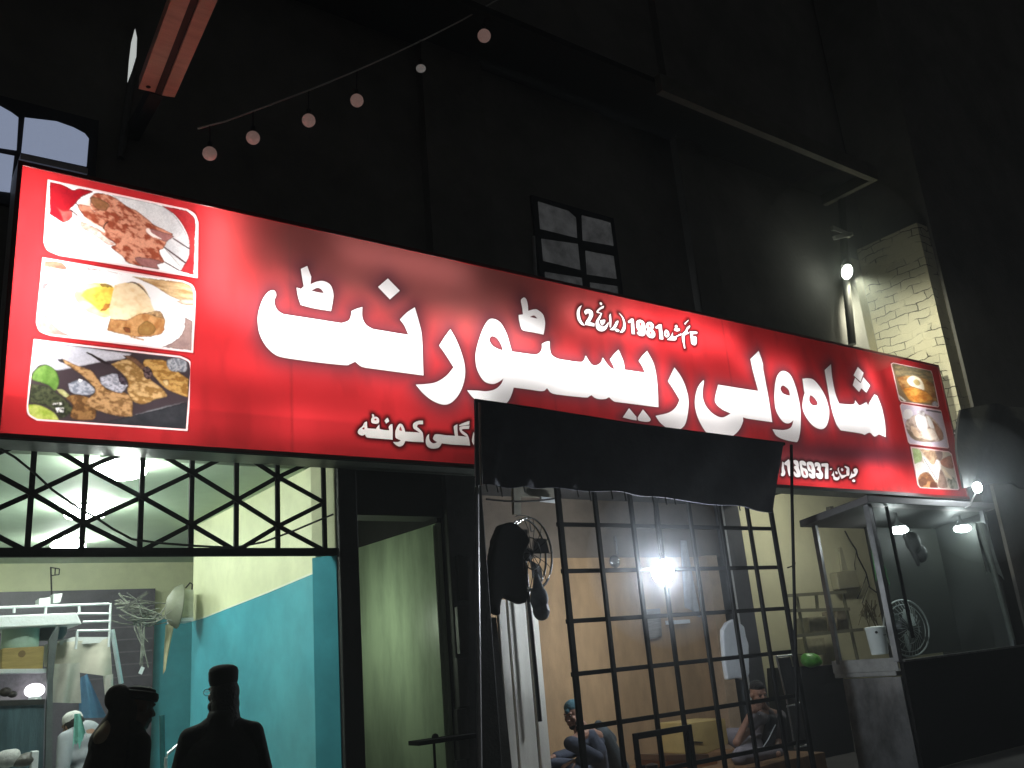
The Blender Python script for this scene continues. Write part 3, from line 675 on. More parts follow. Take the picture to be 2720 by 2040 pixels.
plaster = mat('dark_plaster', (0.16, 0.155, 0.14), 0.9, var=0.35, scale=0.9, bump=0.25, bscale=14)
black_paint = mat('black_paint', (0.012, 0.012, 0.012), 0.55, var=0.3)
cream = mat('cream_wall_paint', (0.62, 0.64, 0.41), 0.6, var=0.17, scale=2.2, bump=0.06)
cream2 = mat('yellow_wall_paint', (0.55, 0.54, 0.36), 0.7, var=0.15, scale=1.3, bump=0.08)
teal = mat('teal_gloss_paint', (0.075, 0.36, 0.45), 0.20, var=0.20, scale=2.0, bump=0.05, bscale=9)
steel = mat('brushed_steel', (0.42, 0.43, 0.42), 0.35, 0.85, var=0.3, scale=5, stretch=(1, 1, 6))
dsteel = mat('dull_steel', (0.30, 0.31, 0.30), 0.5, 0.5, var=0.35, scale=4)
bld = thing('restaurant_building', 'dark plastered building front with open shop bays below and small paned windows above', 'building', (4.5, 0.1, 0))
w = MB(); w.box((-5, 0.02, 3.46), (12.2, 0.32, 24.0)); make('upper_wall', w, plaster, bld)
for a, b in ((1130, 1290), (1790, 1850)):
    p = P(a, 330, y=-.1); q = P(b, 330, y=-.1); w = MB(); w.box((p.x, -0.10, 3.46), (q.x, 0.018, 13.0)); make('pilaster', w, plaster, bld)
w = MB(); w.box((-5, 0.02, 0), (0.55, 0.3, 3.455)); make('front_wall', w, plaster, bld)
w = MB(); w.box((3.352, -0.08, 0), (3.53, 0.30, 3.455)); make('pillar', w, black_paint, bld, bevel=.01)
w = MB(); w.box((4.45, -0.05, 0), (4.86, 0.34, 3.455)); make('pillar', w, mat('sooty_pillar', (0.03, 0.03, 0.028), 0.7, var=0.5), bld, bevel=.01)
# left shop bay: gloss teal dado under cream, ceiling, back wall
XW = 3.243
w = MB(); w.box((XW, 0.16, 0), (3.348, 3.45, 3.40))
sidew = make('side_wall', w, cream, bld)
dz = [(0.16, 2.475), (1.2, 2.42), (2.3, 2.375), (3.0, 2.345), (3.45, 2.34)]
w = MB(); w.prism([(XW - .004, 0.16, 0.0)] + [(XW - .004, a, b) for a, b in dz] + [(XW - .004, 3.45, 0.0)], (0.0035, 0, 0))
make('dado_paint', w, teal, bld)
w = MB(); w.prism([(XW - .007, a, b + .001) for a, b in dz] + [(XW - .007, a, b + .016) for a, b in dz[::-1]], (0.006, 0, 0))
make('dado_stripe', w, mat('pale_stripe', (0.62, 0.66, 0.55), 0.5, var=.1), bld)
w = MB(); w.prism([(3.212, .158, 0), (3.342, -.03, 0), (3.3505, -.03, 0), (3.3505, .158, 0)], (0, 0, 2.60)); make('door_jamb', w, teal, bld)
w = MB(); w.prism([(3.212, .158, 2.66), (3.342, -.03, 2.66), (3.3505, -.03, 2.66), (3.3505, .158, 2.66)], (0, 0, .78)); make('upper_jamb', w, cream, bld)
w = MB(); w.box((3.348, 3.35, 0), (7.5, 3.45, 3.40)); make('room_return_wall', w, cream, bld)
w = MB(); w.box((-3, 6.6, 0), (7.5, 6.75, 3.40)); make('back_wall', w, cream, bld)
w = MB(); w.box((2.2, 6.585, 0), (7.45, 6.598, 2.60)); make('back_dado', w, teal, bld)
pgc = mat('pale_green_ceiling', (0.44, 0.54, 0.42), 0.7, var=.08)
w = MB(); w.box((-3, 0.33, 3.40), (3.35, 3.45, 3.455)); w.box((-3, 3.45, 3.40), (7.5, 6.6, 3.455)); make('ceiling', w, pgc, bld)
w = MB(); w.box((-3, 0.33, 0), (-2.9, 6.6, 3.4)); make('far_side_wall', w, cream, bld)
w = MB(); w.box((-3, 0.0, 0.001), (7.5, 6.6, 0.10)); make('shop_floor', w, mat('grey_floor_tiles', (0.3, 0.31, 0.3), 0.4, var=.2), bld)
# passage with the green door: near-black colour stands in for the shade inside
w = MB(); w.box((3.54, 2.6, 0.1), (4.84, 2.7, 3.4)); make('passage_wall', w, mat('passage_shade', (0.02, 0.02, 0.018), 0.9), bld)
w = MB(); w.box((4.53, 0.345, 0.1), (4.84, 2.6, 3.4)); make('passage_wall', w, MATS['passage_shade'], bld)
w = MB(); w.box((3.54, .33, 3.24), (4.84, 2.6, 3.395)); make('passage_ceiling', w, MATS['passage_shade'], bld)
w = MB(); w.box((3.349, .305, .1), (3.539, 2.6, 3.395)); make('passage_wall', w, MATS['passage_shade'], bld)
w = MB(); w.box((3.531, .02, 2.95), (4.449, .30, 3.455)); make('shade_board', w, black_paint, bld)  # black board added where there is only darkness above the door
# kiosk bay: tan back wall, darker upper part, low platform
tan = mat('tan_board', (0.44, 0.29, 0.155), 0.65, var=0.30, scale=1.5, stretch=(2.2, 1, .7), bump=0.14)
tanw = mat('tan_wall', (0.38, 0.235, 0.10), 0.7, var=0.25, scale=1.4)
murk = mat('dark_brown_board', (0.17, 0.135, 0.10), 0.7, var=0.45, scale=1.2)
w = MB(); w.box((4.86, 1.8, 0), (9.70, 1.9, 2.80)); make('kiosk_back_wall', w, tan, bld)
w = MB(); w.box((4.86, 1.8, 2.802), (10.24, 1.9, 3.7)); make('kiosk_upper_wall', w, murk, bld)
w = MB(); w.box((4.862, 0.6, 0.3), (4.90, 1.795, 3.4)); make('kiosk_side_wall', w, tanw, bld)
w = MB(); w.box((9.72, 1.62, 0), (9.95, 1.90, 2.80)); make('kiosk_post', w, mat('pale_tan_post', (0.45, 0.33, 0.22), .6, var=.2), bld, bevel=.01)
w = MB(); w.box((10.26, 1.66, 0), (10.62, 1.95, 4.2)); make('kiosk_post', w, mat('slate_post', (0.085, 0.09, 0.10), .6, var=.2), bld, bevel=.01)
w = MB(); w.box((10.20, 1.64, 0.3), (10.255, 1.70, 4.2)); make('white_trim', w, mat('white_trim_paint', (0.6, 0.62, 0.62), .5, var=.15), bld)
w = MB(); w.box((4.86, 0.08, 3.55), (10.6, 1.795, 3.62)); make('kiosk_ceiling', w, mat('sooty_ceiling', (0.05, 0.05, 0.05), .8), bld)
w = MB(); w.box((4.90, 0.12, 0), (9.60, 1.79, 0.30)); make('sitting_platform', w, mat('platform_mat', (0.26, 0.14, 0.06), .8, var=.4), bld, bevel=.01)
w = MB(); w.box((10.62, 3.0, 0), (19.5, 3.15, 4.6)); make('yard_wall', w, cream2, bld)
w = MB(); w.box((10.625, 1.96, 0), (10.70, 2.995, 4.6)); make('yard_side_wall', w, cream2, bld)
# two small paned windows up on the wall
def paned_window(cells, lab, pane_m, bars_m, y=-0.03, arch=()):
    allp = [P(a, b, y=y) for c in cells for a, b in c]
    x0, x1 = min(p.x for p in allp), max(p.x for p in allp); z0, z1 = min(p.z for p in allp), max(p.z for p in allp)
    fr = MB(); fr.box((x0 - .07, y + .012, z0 - .07), (x1 + .07, 0.018, z1 + .07)); f = make('window', fr, bars_m, bld); f['label'] = lab
    for c in cells:
        pm = prism_px(c, y, .01); make('pane', pm, pane_m, f)
    return f
bluep = mat('blue_lit_pane', (0.30, 0.34, 0.45), 0.25, var=.1, scale=2, bump=0.05, emis=(0.50, 0.59, 0.82), emis_s=0.42)
grayp = mat('dim_frosted_pane', (0.26, 0.26, 0.26), 0.5, scale=5, bump=.3, col2=(.13, .13, .13), emis=(0.8, 0.82, 0.84), emis_s=0.16, emis_tex=True)
wbar = mat('window_iron', (0.015, 0.016, 0.022), .6)
paned_window([[(-40, 262), (0, 281), (30, 298), (49, 312), (44, 398), (-45, 385)], [(66, 312), (100, 316), (150, 322), (195, 338), (225, 354), (236, 368), (230, 441), (57, 404)],
              [(-45, 398), (38, 414), (27, 510), (-50, 500)], [(50, 428), (228, 465), (222, 560), (40, 520)]], 'arched window with bluish lit panes above the sign', bluep, wbar)
paned_window([[(1430, 535), (1470, 548), (1510, 560), (1530, 578), (1533, 631), (1436, 607)], [(1546, 572), (1600, 585), (1622, 592), (1630, 652), (1549, 638)],
              [(1439, 634), (1535, 648), (1542, 716), (1444, 692)], [(1556, 666), (1630, 680), (1638, 740), (1560, 728)],
              [(1448, 722), (1545, 738), (1552, 790), (1452, 770)], [(1568, 750), (1640, 760), (1646, 815), (1572, 800)]], 'dark window with six dim frosted panes', grayp, wbar)
sl = MB(); sl.tube([P(1417, 628, y=-.04), P(1424, 745, y=-.04)], .018); make('drain_pipe', sl, mat('grey_pipe', (0.28, 0.28, 0.28), .5), bld)
sl = MB(); a, b = P(52, 424, y=-.12), P(230, 462, y=-.12); sl.box((a.x, -.16, b.z - .02), (b.x, .018, b.z + .03)); make('window_ledge', sl, mat('pale_ledge', (0.5, 0.48, 0.47), .7), bld)
# balcony edge: dark slab framed by a pale drip edge
bx = P(2195, 545, y=0); BZ = bx.z; BX = bx.x
w = MB(); w.box((-5, -0.80, BZ + .14), (BX - .1, 0.018, BZ + .22)); bal = make('balcony_slab', w, mat('balcony_dark', (0.010, 0.010, 0.009), .9, var=.3), bld)
pale = mat('pale_drip_edge', (0.13, 0.127, 0.10), .7, var=.25, scale=3)
w = MB(); w.box((7.3, -0.90, BZ - .02), (BX, -0.802, BZ + .22)); make('balcony_edge', w, pale, bld)
w = MB(); w.box((BX - .098, -0.80, BZ - .02), (BX, 0.0, BZ + .22)); make('balcony_edge', w, pale, bld)

# whitewashed brick neighbour, set back corner and dark front
def brick_mat():
    m = bpy.data.materials.new('whitewashed_brick'); m.use_nodes = True; nt = m.node_tree; b = nt.nodes['Principled BSDF']
    tc = nt.nodes.new('ShaderNodeTexCoord'); nz = nt.nodes.new('ShaderNodeTexNoise'); nz.inputs['Scale'].default_value = 3.0; nz.inputs['Detail'].default_value = 4
    sep = nt.nodes.new('ShaderNodeSeparateXYZ'); ad = nt.nodes.new('ShaderNodeMath'); ad.operation = 'ADD'; cb = nt.nodes.new('ShaderNodeCombineXYZ')
    nt.links.new(tc.outputs['Object'], sep.inputs[0]); nt.links.new(sep.outputs['X'], ad.inputs[0]); nt.links.new(sep.outputs['Y'], ad.inputs[1])
    nt.links.new(ad.outputs[0], cb.inputs['X']); nt.links.new(sep.outputs['Z'], cb.inputs['Y']); nt.links.new(tc.outputs['Object'], nz.inputs['Vector'])
    mx = nt.nodes.new('ShaderNodeMix'); mx.data_type = 'VECTOR'; mx.inputs['Factor'].default_value = 0.16
    nt.links.new(cb.outputs[0], mx.inputs['A']); nt.links.new(nz.outputs['Color'], mx.inputs['B'])
    br = nt.nodes.new('ShaderNodeTexBrick'); br.inputs['Scale'].default_value = 1.0; br.inputs['Brick Width'].default_value = 0.30; br.inputs['Row Height'].default_value = 0.115
    br.inputs['Mortar Size'].default_value = 0.006; br.inputs['Mortar Smooth'].default_value = 0.2
    br.inputs['Color1'].default_value = (0.56, 0.53, 0.39, 1); br.inputs['Color2'].default_value = (0.44, 0.42, 0.31, 1); br.inputs['Mortar'].default_value = (0.04, 0.035, 0.025, 1)
    nt.links.new(mx.outputs['Result'], br.inputs['Vector'])
    n2 = nt.nodes.new('ShaderNodeTexNoise'); n2.inputs['Scale'].default_value = 2.2; n2.inputs['Detail'].default_value = 5; nt.links.new(tc.outputs['Object'], n2.inputs['Vector'])
    rp = nt.nodes.new('ShaderNodeValToRGB'); rp.color_ramp.elements[0].position = .48; rp.color_ramp.elements[1].position = .56
    nt.links.new(n2.outputs[0], rp.inputs[0])
    m3 = nt.nodes.new('ShaderNodeMix'); m3.data_type = 'RGBA'; m3.inputs['B'].default_value = (0.54, 0.51, 0.37, 1)
    nt.links.new(rp.outputs[0], m3.inputs['Factor']); nt.links.new(br.outputs['Color'], m3.inputs['A']); nt.links.new(m3.outputs['Result'], b.inputs['Base Color'])
    bp = nt.nodes.new('ShaderNodeBump'); bp.inputs['Strength'].default_value = .5; bp.inputs['Distance'].default_value = .03; bp.invert = True
    nt.links.new(br.outputs['Fac'], bp.inputs['Height']); nt.links.new(bp.outputs[0], b.inputs['Normal'])
    b.inputs['Roughness'].default_value = .9
    return m
nb = thing('brick_building', 'neighbouring building with a whitewashed cracked brick side wall lit by the lamp', 'building', (15, 2, 0))
bm_ = brick_mat()
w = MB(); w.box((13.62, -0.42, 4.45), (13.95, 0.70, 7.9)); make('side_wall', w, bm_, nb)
w = MB(); w.box((13.64, -0.42, 0), (13.95, 0.70, 4.448)); make('lower_wall', w, mat('dark_lower_wall', (0.03, 0.031, 0.028), .9, var=.4), nb)  # lower part of the side wall, much darker than the brick above
w = MB(); w.box((12.21, 0.75, 7.71), (14.2, 1.0, 24)); make('set_back_wall', w, plaster, nb)
w = MB(); w.box((12.21, 0.70, 4.7), (13.61, 1.0, 7.7)); make('rear_wall', w, mat('stained_brick', (0.34, 0.31, 0.19), .9, var=.45, scale=3, stretch=(1, 1, .5), bump=.4), nb)
w = MB(); w.box((13.952, -0.47, 0), (40, 0.70, 24.0)); make('front_wall', w, plaster, nb)
w = MB(); w.tube([P(2352, 760, y=.55), P(2365, 930, y=.55), P(2372, 955, y=.5)], .028); make('drain_pipe', w, mat('brown_pipe', (0.14, 0.11, 0.06), .6), nb)

# ================================================================ LEFT SHOP FRONT
# triangular lattice transom
iron = mat('black_iron', (0.006, 0.006, 0.006), .85, var=.3, spec=.1)
lat = thing('lattice_transom', 'black iron lattice of triangles over the left shop entrance', 'transom', (2.0, -0.02, 2.62))
YL = -0.02
zb, ztop = 2.63, 3.44; Hh = ztop - zb
w = MB(); w.box((0.4, YL - .03, zb - .035), (3.345, YL + .03, zb + .025)); make('bottom_rail', w, iron, lat)
cols_x = [P(a, 1448, y=YL).x for a in (73, 217, 371, 506, 627, 738, 863)]
sp = (cols_x[-1] - cols_x[0]) / 6
xs = [cols_x[0] - sp] + cols_x
for x in xs: w = MB(); w.bar((x, YL, zb + .02), (x, YL, ztop), .036, .025); make('upright', w, iron, lat)
for i in range(len(xs) - 1):
    even = (i % 2 == 0)                              # columns alternate: nodes at 1/4, 3/4 or at 0, 1/2, 1
    qa = [.25, .75] if even else [0, .5, 1.0]; qb = [0, .5, 1.0] if even else [.25, .75]
    for a in qa:
        for b in qb:
            if abs(abs(a - b) - .25) < .01:
                w = MB(); dy = .014 if b > a else -.014
                w.bar((xs[i], YL + dy, zb + a * Hh), (xs[i + 1], YL + dy, zb + b * Hh), .036, .012); make('diagonal', w, iron, lat)
def cable(name, pts, r, m, label, cat='cable', group=None):
    mb = MB(); mb.tube(pts, r, 6); return tag(make(name, mb, m), label, cat, group)
def sagpts(p, q, sag, n=14):
    p, q = Vector(p), Vector(q); return [p.lerp(q, i / n) - Vector((0, 0, sag * 4 * (i / n) * (1 - i / n))) for i in range(n + 1)]
blackw = mat('black_cable', (0.015, 0.015, 0.015), .6)
pp = [(0, 1192), (40, 1215), (90, 1255), (140, 1302), (205, 1347), (250, 1372), (300, 1405), (350, 1432), (420, 1442), (520, 1450), (620, 1455), (700, 1440), (780, 1410), (885, 1366)]
cable('loose_cable', [P(a, b, y=-.10) for a, b in pp], .009, blackw, 'black cable drooping across the iron lattice')
# ceiling lamps; the fourth is added out of view to brighten the room
lamp_w = lamp_mat('cool_lamp_glass', (0.90, 1.0, 0.90), 122)
L4 = None
for i, (a, b, z, r) in enumerate(((322, 1236, 3.36, .20), (226, 1352, 3.36, .19), (182, 1440, 3.36, .19), (0, 0, 3.36, .19))):
    c = P(a, b, z=z) if i < 3 else V(-.6, 3.6, z); L = thing('ceiling_lamp', ('big round ceiling lamp behind the top of the lattice', 'middle round ceiling lamp right behind the lattice cable', 'lowest looking round ceiling lamp, deepest in the left shop', 'added round ceiling lamp out of view left of the stall canopy, brightening the room')[i], 'ceiling lamp', c, 'ceiling lamps in the left shop')
    w = MB(); w.lathe(c, [(0.02, .04), (r * .85, .04), (r * .85, .013), (.01, .013)]); make('lamp_base', w, mat('white_lamp_base', (.7, .72, .7), .5), L)
    w = MB(); w.lathe(c, [(r * .5, .012), (r * .85, -.01), (r * .98, -.04), (r * .9, -.075), (r * .55, -.10), (0.01, -.105)], 24); make('lamp_glass', w, lamp_w, L)
def white_enm(): return mat('white_card', (.50, .52, .52), .6, var=.15)
# hanging fixture on the back wall
hf = thing('hanging_bracket', 'thin wire bracket hanging from the ceiling above the stall', 'bracket', P(137, 1580, y=3.0))
w = MB(); w.tube([P(135, 1508, y=3.0), P(138, 1600, y=3.0)], .008, 6); make('rod', w, iron, hf)
w = MB()
for a, b in (((133, 1507), (158, 1511)), ((158, 1511), (157, 1526)), ((157, 1526), (136, 1529)), ((147, 1509), (146, 1527))): w.tube([P(*a, y=3.0), P(*b, y=3.0)], .006, 6)
make('wire_frame', w, iron, hf)
# dark store front in the back, tiled
w = MB(); p0, p1 = P(-120, 1565, y=6.4), P(413, 1563, y=6.4); w.box((p0.x, 6.4, 0.1), (p1.x, 6.5, p1.z))
tag(make('dark_partition', w, mat('slate_tiles', (0.085, 0.075, 0.10), .45, var=.45, scale=2.2, bump=.2)), 'dark slate partition against the cream back wall of the left shop', 'partition')
w = MB()
for k in range(6): a = P(200, 1640 + k * 34, y=6.39); w.box((p0.x, 6.385, a.z), (p1.x - .02, 6.398, a.z + .018))
tag(make('tile_joints', w, mat('pale_grout', (.15, .135, .165), .8)), 'pale horizontal joint strips on the slate partition', 'trim')
for pts, lab, m_ in (([(104, 1590), (134, 1586), (134, 1604), (104, 1606)], 'white carton on top of the stall rail, left of the rod', white_enm()), ([(142, 1578), (166, 1576), (160, 1600), (142, 1602)], 'white carton on top of the stall rail, right of the rod', white_enm()),
                     ([(158, 1702), (196, 1692), (288, 1692), (290, 1706), (160, 1714)], 'long pale board lying above the beige sheet', white_enm())):
    w = prism_px(pts, 2.75, .2); tag(make('carton', w, m_), lab, 'carton')
w = MB(); c = P(136, 1700, y=2.55); w.lathe((c.x, c.y, c.z), [(.10, 0), (.13, .05), (.13, .15), (.11, .19)], 22); tag(make('cooking_pot', w, mat('dark_blue_pot', (.02, .045, .06), .4)), 'dark blue round pot under the stall canopy', 'pot')
# food stall with canopy
YS2 = 2.2
white_en = mat('white_enamel', (0.66, 0.70, 0.72), .35, var=.08)
st = thing('food_stall', 'food stall with white railed canopy, glass front and lit display case', 'food stall', (1.0, YS2, 0.1))
cth = P(0, 1658, y=YS2).z
c1 = P(218, 1658, y=YS2); c0 = P(205, 1627, y=YS2)
w = MB(); w.prism([(-.6, YS2, c1.z), (c1.x, YS2, c1.z), (c0.x, YS2 + .02, c0.z), (-.6, YS2 + .02, c0.z)], (0, .7, 0)); make('canopy', w, white_en, st, bevel=.01)
def rails(segs, y, r, m, par, nm='rail'):
    for a, b in segs: mb = MB(); mb.tube([P(*a, y=y), P(*b, y=y)], r, 8); make(nm, mb, m, par)
rails([((-60, 1616), (290, 1604)), ((205, 1630), (288, 1630)), ((220, 1652), (290, 1650)), ((205, 1676), (290, 1674))], YS2 + .3, .012, white_en, st)
rails([((123, 1608), (120, 1630)), ((38, 1612), (37, 1628)), ((210, 1608), (211, 1630)), ((294, 1602), (289, 1718)), ((206, 1676), (201, 1724))], YS2 + .3, .012, white_en, st, 'post')
w = prism_px([(131, 1700), (152, 1662), (158, 1664), (141, 1790), (138, 2100), (119, 2100), (126, 1790)], YS2 - .06, .05); make('corner_post', w, mat('dark_grey_post', (.10, .115, .12), .5), st)
w = prism_px([(-60, 1870), (118, 1866), (112, 2100), (-60, 2100)], YS2 - .02, .5); make('counter', w, mat('blue_steel_counter', (0.16, 0.26, 0.31), .22, .6, var=.5, scale=3, stretch=(3, 1, .4)), st)
w = prism_px([(-60, 1862), (121, 1857), (118, 1871), (-60, 1878)], YS2 - .05, .5); make('counter_edge', w, mat('dark_edge', (.03, .03, .03), .4), st)
w = prism_px([(-60, 1788), (124, 1780), (122, 1860), (-60, 1866)], YS2 + .30, .05); make('display_back', w, mat('display_stone', (.28, .25, .27), .5, var=.55, scale=9, emis=(.9, .9, 1.0), emis_s=.05), st)
w = prism_px([(-60, 1777), (130, 1776), (126, 1786), (-60, 1790)], YS2 + .05, .3); make('display_top', w, white_en, st)
dl = thing('display_lamp', 'glowing white round lamp inside the stall display case', 'lamp', P(86, 1838, y=YS2 + .15))
w = MB(); w.ball(P(92, 1834, y=YS2 + .2), (.085, .06, .062)); make('lamp_globe', w, lamp_mat('display_glow', (.95, .95, 1.0), 3.2), dl)
w = MB(); w.lathe(P(92, 1860, y=YS2 + .2), [(.06, 0), (.05, .03), (.02, .035)]); make('lamp_foot', w, white_en, dl)
for i, (a, b, r, lab) in enumerate(((15, 1838, .05, 'dark round food tray heap left in the display case'), )):
    w = MB(); w.ball(P(a, b, y=YS2 + .15), (r, .05, r * .8)); w.ball(P(a + 18, b + 6, y=YS2 + .16), (r * .8, .05, r * .6)); tag(make('food_heap', w, mat('dark_food', (.05, .04, .035), .5, var=.5, scale=20)), lab, 'food')
tub = MB(); c = P(52, 1722, y=YS2 + .3); r = .155
tub.lathe((c.x, c.y, c.z), [(r * .97, 0), (r, .02), (r * 1.0, .16), (r * .9, .20), (r * .5, .215), (0.01, .217)], 28)
tag(make('plastic_tub', tub, mat('pale_green_plastic', (.42, .58, .48), .45, var=.1)), 'pale green round tub standing on the yellow wooden box', 'tub')
wb = thing('wooden_box', 'yellow ochre wooden box with an oval mark on the stall', 'box', P(60, 1787, y=YS2 + .1))
w = prism_px([(6, 1722), (118, 1716), (114, 1780), (2, 1786)], YS2 + .12, .35); make('box_body', w, mat('ochre_wood', (.42, .30, .10), .6, var=.3, scale=3, stretch=(1, 1, 8)), wb, bevel=.01)
w = MB(); c = P(58, 1737, y=YS2 + .118); w.lathe(c, [(.030, 0), (.030, -.004)], 20, (0, 1, 0)); make('oval_mark', w, mat('brown_mark', (.20, .12, .04), .6), wb)
def cloth(name, c, y, m, label, cat='cloth', **k):
    return tag(make(name, cloth_px(c, y, **k), m), label, cat)
beige = mat('beige_cloth', (.50, .47, .40), .9, var=.15, bump=.2, bscale=20)
cloth('cloth_sheet', [(118, 1712), (290, 1694), (300, 1800), (118, 1770)], 2.75, beige, 'wide beige sheet hung across behind the stall', amp=.03, waves=2)
cloth('cloth_sheet', [(146, 1764), (212, 1760), (214, 1868), (136, 1866)], 2.70, mat('greyish_cloth', (.46, .45, .40), .9, var=.15), 'long grey beige cloth hanging below the wide sheet', amp=.03, waves=1.5)
cloth('cloth_sheet', [(214, 1800), (232, 1790), (282, 1906), (210, 1908)], 2.72, mat('blue_cloth', (.10, .22, .36), .9, var=.25), 'blue cloth hanging beside the long beige cloth', amp=.03, waves=1.5)
cloth('cloth_sheet', [(274, 1796), (300, 1790), (302, 1846), (280, 1846)], 2.68, mat('pale_cloth', (.55, .53, .48), .9, var=.15), 'small pale cloth under the steel pole', amp=.02, waves=1)
w = MB(); w.tube([P(298, 1672, y=2.5), P(322, 1816, y=2.5)], .022, 10); tag(make('steel_pole', w, mat('blue_white_steel', (.55, .66, .70), .3, .4)), 'slanting pale blue steel pole right of the stall', 'pole')
# wall fan hub, white box and dusty bunch of wires under it
wfx = thing('wall_fan', 'dusty wall fan seen edge on beside a white bracket box', 'fan', P(495, 1648, y=3.3))
w = prism_px([(483, 1566), (515, 1566), (514, 1640), (482, 1640)], 3.2, .2); make('bracket_box', w, mat('offwhite_box', (.62, .66, .55), .5), wfx, bevel=.008)
w = prism_px([(465, 1642), (514, 1640), (514, 1650), (466, 1651)], 3.1, .3); make('shelf', w, white_en, wfx)
w = MB(); hc = P(466, 1610, y=3.15)
w.lathe(hc, [(.02, .10), (.10, .09), (.20, .03), (.235, -.04), (.23, -.05), (.10, -.03), (.01, -.03)], 26, (-.97, .12, .1)); make('fan_guard', w, mat('grey_fan_guard', (.17, .18, .13), .6, var=.3), wfx)
w = MB(); w.tube([P(493, 1562, y=3.2), P(505, 1548, y=3.2), P(511, 1552, y=3.2), P(510, 1566, y=3.2)], .008, 6); make('hook', w, iron, wfx)
tg = MB(); random.seed(3)
for k in range(26):
    p = P(random.uniform(288, 380), random.uniform(1574, 1650), y=3.0 + random.uniform(-.1, .1)); q = P(random.uniform(380, 462), random.uniform(1600, 1655), y=3.1 + random.uniform(-.1, .1))
    tg.tube(sagpts(p, q, random.uniform(-.04, .10), 6), random.uniform(.004, .011), 5)
for k in range(8):
    p = P(random.uniform(350, 392), random.uniform(1630, 1650), y=3.05); q = P(random.uniform(372, 396), random.uniform(1700, 1790), y=3.05); tg.tube([p, p.lerp(q, .5) + V(.02 * random.uniform(-1, 1), 0, 0), q], .007, 5)
tag(make('wire_bundle', tg, mat('dusty_wires', (.22, .23, .20), .8, var=.6, scale=14)), 'tangled dusty bundle of wires hanging by the wall fan', 'wires')
w = MB(); w.bar(P(330, 1615, y=2.98), P(392, 1574, y=2.98), .03, .02); w.bar(P(328, 1620, y=2.98), P(390, 1625, y=2.98), .025, .02); tag(make('wooden_batten', w, mat('dark_batten', (.05, .05, .045), .7)), 'dark bent batten caught in the wire bundle', 'batten')
w = MB(); w.bar(P(372, 1790, y=2.98), P(380, 1772, y=2.98), .035, .012); tag(make('paper_scrap', w, white_en), 'white scrap dangling at the end of the wires', 'scrap')
cloth('hanging_rag', [(440, 1660), (464, 1652), (442, 1770), (434, 1792)], 3.15, mat('tan_rag', (.34, .32, .20), .9), 'narrow tan rag hanging below the white bracket shelf', amp=.015, waves=1)
# handrail of the inner stair
hr = thing('stair_handrail', 'steel stair handrail in front of the teal wall', 'handrail', P(432, 2040, y=1.2))
w = MB(); w.tube([P(430, 1900, y=1.3), P(432, 2040, y=1.3), P(434, 2300, y=1.3)], .022, 10); make('newel_post', w, mat('dark_teal_post', (.02, .12, .13), .4), hr)
w = MB(); w.tube([P(440, 2300, y=1.2), P(440, 2060, y=1.2), P(441, 2012, y=1.2), P(446, 2002, y=1.2), P(520, 1938, y=1.2)], .015, 10); make('rail', w, mat('bright_steel', (.62, .68, .68), .25, .6), hr)
# clutter at the very bottom left
for a, b, rr, c, lab in ((20, 2015, (.10, .08, .07), (.42, .42, .42), 'crumpled white bag at the foot of the stall'), (60, 2020, (.10, .08, .05), (.07, .065, .06), 'dark sack beside the crumpled white bag')):
    w = MB(); w.ball(P(a, b, y=1.7), rr); w.ball(P(a + 14, b - 12, y=1.72), tuple(x * .6 for x in rr)); o = make('plastic_bag', w, mat('bag_%d' % a, c, .5, var=.3, bump=.6, bscale=25), remesh=.012, smoothit=2); tag(o, lab, 'bag')
w = prism_px([(84, 1996), (104, 1994), (100, 2060), (82, 2060)], 1.65, .08); tag(make('paper_packet', w, white_en, bevel=.006), 'small white packet standing at the stall foot', 'packet')

# ================================================================ GREEN DOOR BAY
gd = thing('green_door', 'tall stained green metal door leaf swung open between the black pillars', 'door', (4.41, .1, .1))
XG = 4.405
pz = P(1180, 1382, x=XG)
w = MB(); w.box((XG - .002, .06, pz.z + .004), (XG + .04, 2.5, 3.24)); make('shade_panel', w, MATS['passage_shade'], gd)  # near-black sheet added above the leaf to stand for the dark void
gp = mat('green_stained_paint', (.42, .52, .36), .40, var=.40, scale=1.7, stretch=(1, 1.5, .45), bump=.1, bscale=7)
w = MB(); w.box((XG, .06, .12), (XG + .04, 1.7, pz.z)); make('door_leaf', w, gp, gd, bevel=.006)
w = MB(); w.bar((XG - .016, .10, .2), (XG - .016, .10, pz.z - .02), .03, .02); make('stile', w, gp, gd)
lt = thing('latch_shelf', 'black iron bracket shelf jutting beside the green door', 'shelf', P(1150, 1975, y=-.1))
w = MB(); w.box((P(1100, 1968, y=-.15).x, -.22, P(1150, 1974, y=-.15).z), (P(1256, 1966, y=-.15).x, -.05, P(1150, 1962, y=-.15).z)); make('shelf_plate', w, iron, lt, bevel=.004)
w = MB(); w.tube([P(1152, 1960, y=-.13), P(1158, 2080, y=-.13)], .012, 8); w.ball(P(1156, 1958, y=-.13), .03); make('bracket_arm', w, iron, lt)
# lamp added out of sight to light the green door
pl = thing('ceiling_lamp', 'small round lamp added unseen behind the black pillar to light the green door', 'ceiling lamp', (3.60, 1.0, 2.05))
w = MB(); w.lathe((3.60, 1.0, 2.05), [(.01, .07), (.06, .05), (.075, 0), (.06, -.05), (.01, -.07)]); make('lamp_glass', w, lamp_mat('passage_fill_glow', (.85, 1.0, .76), 88), pl)
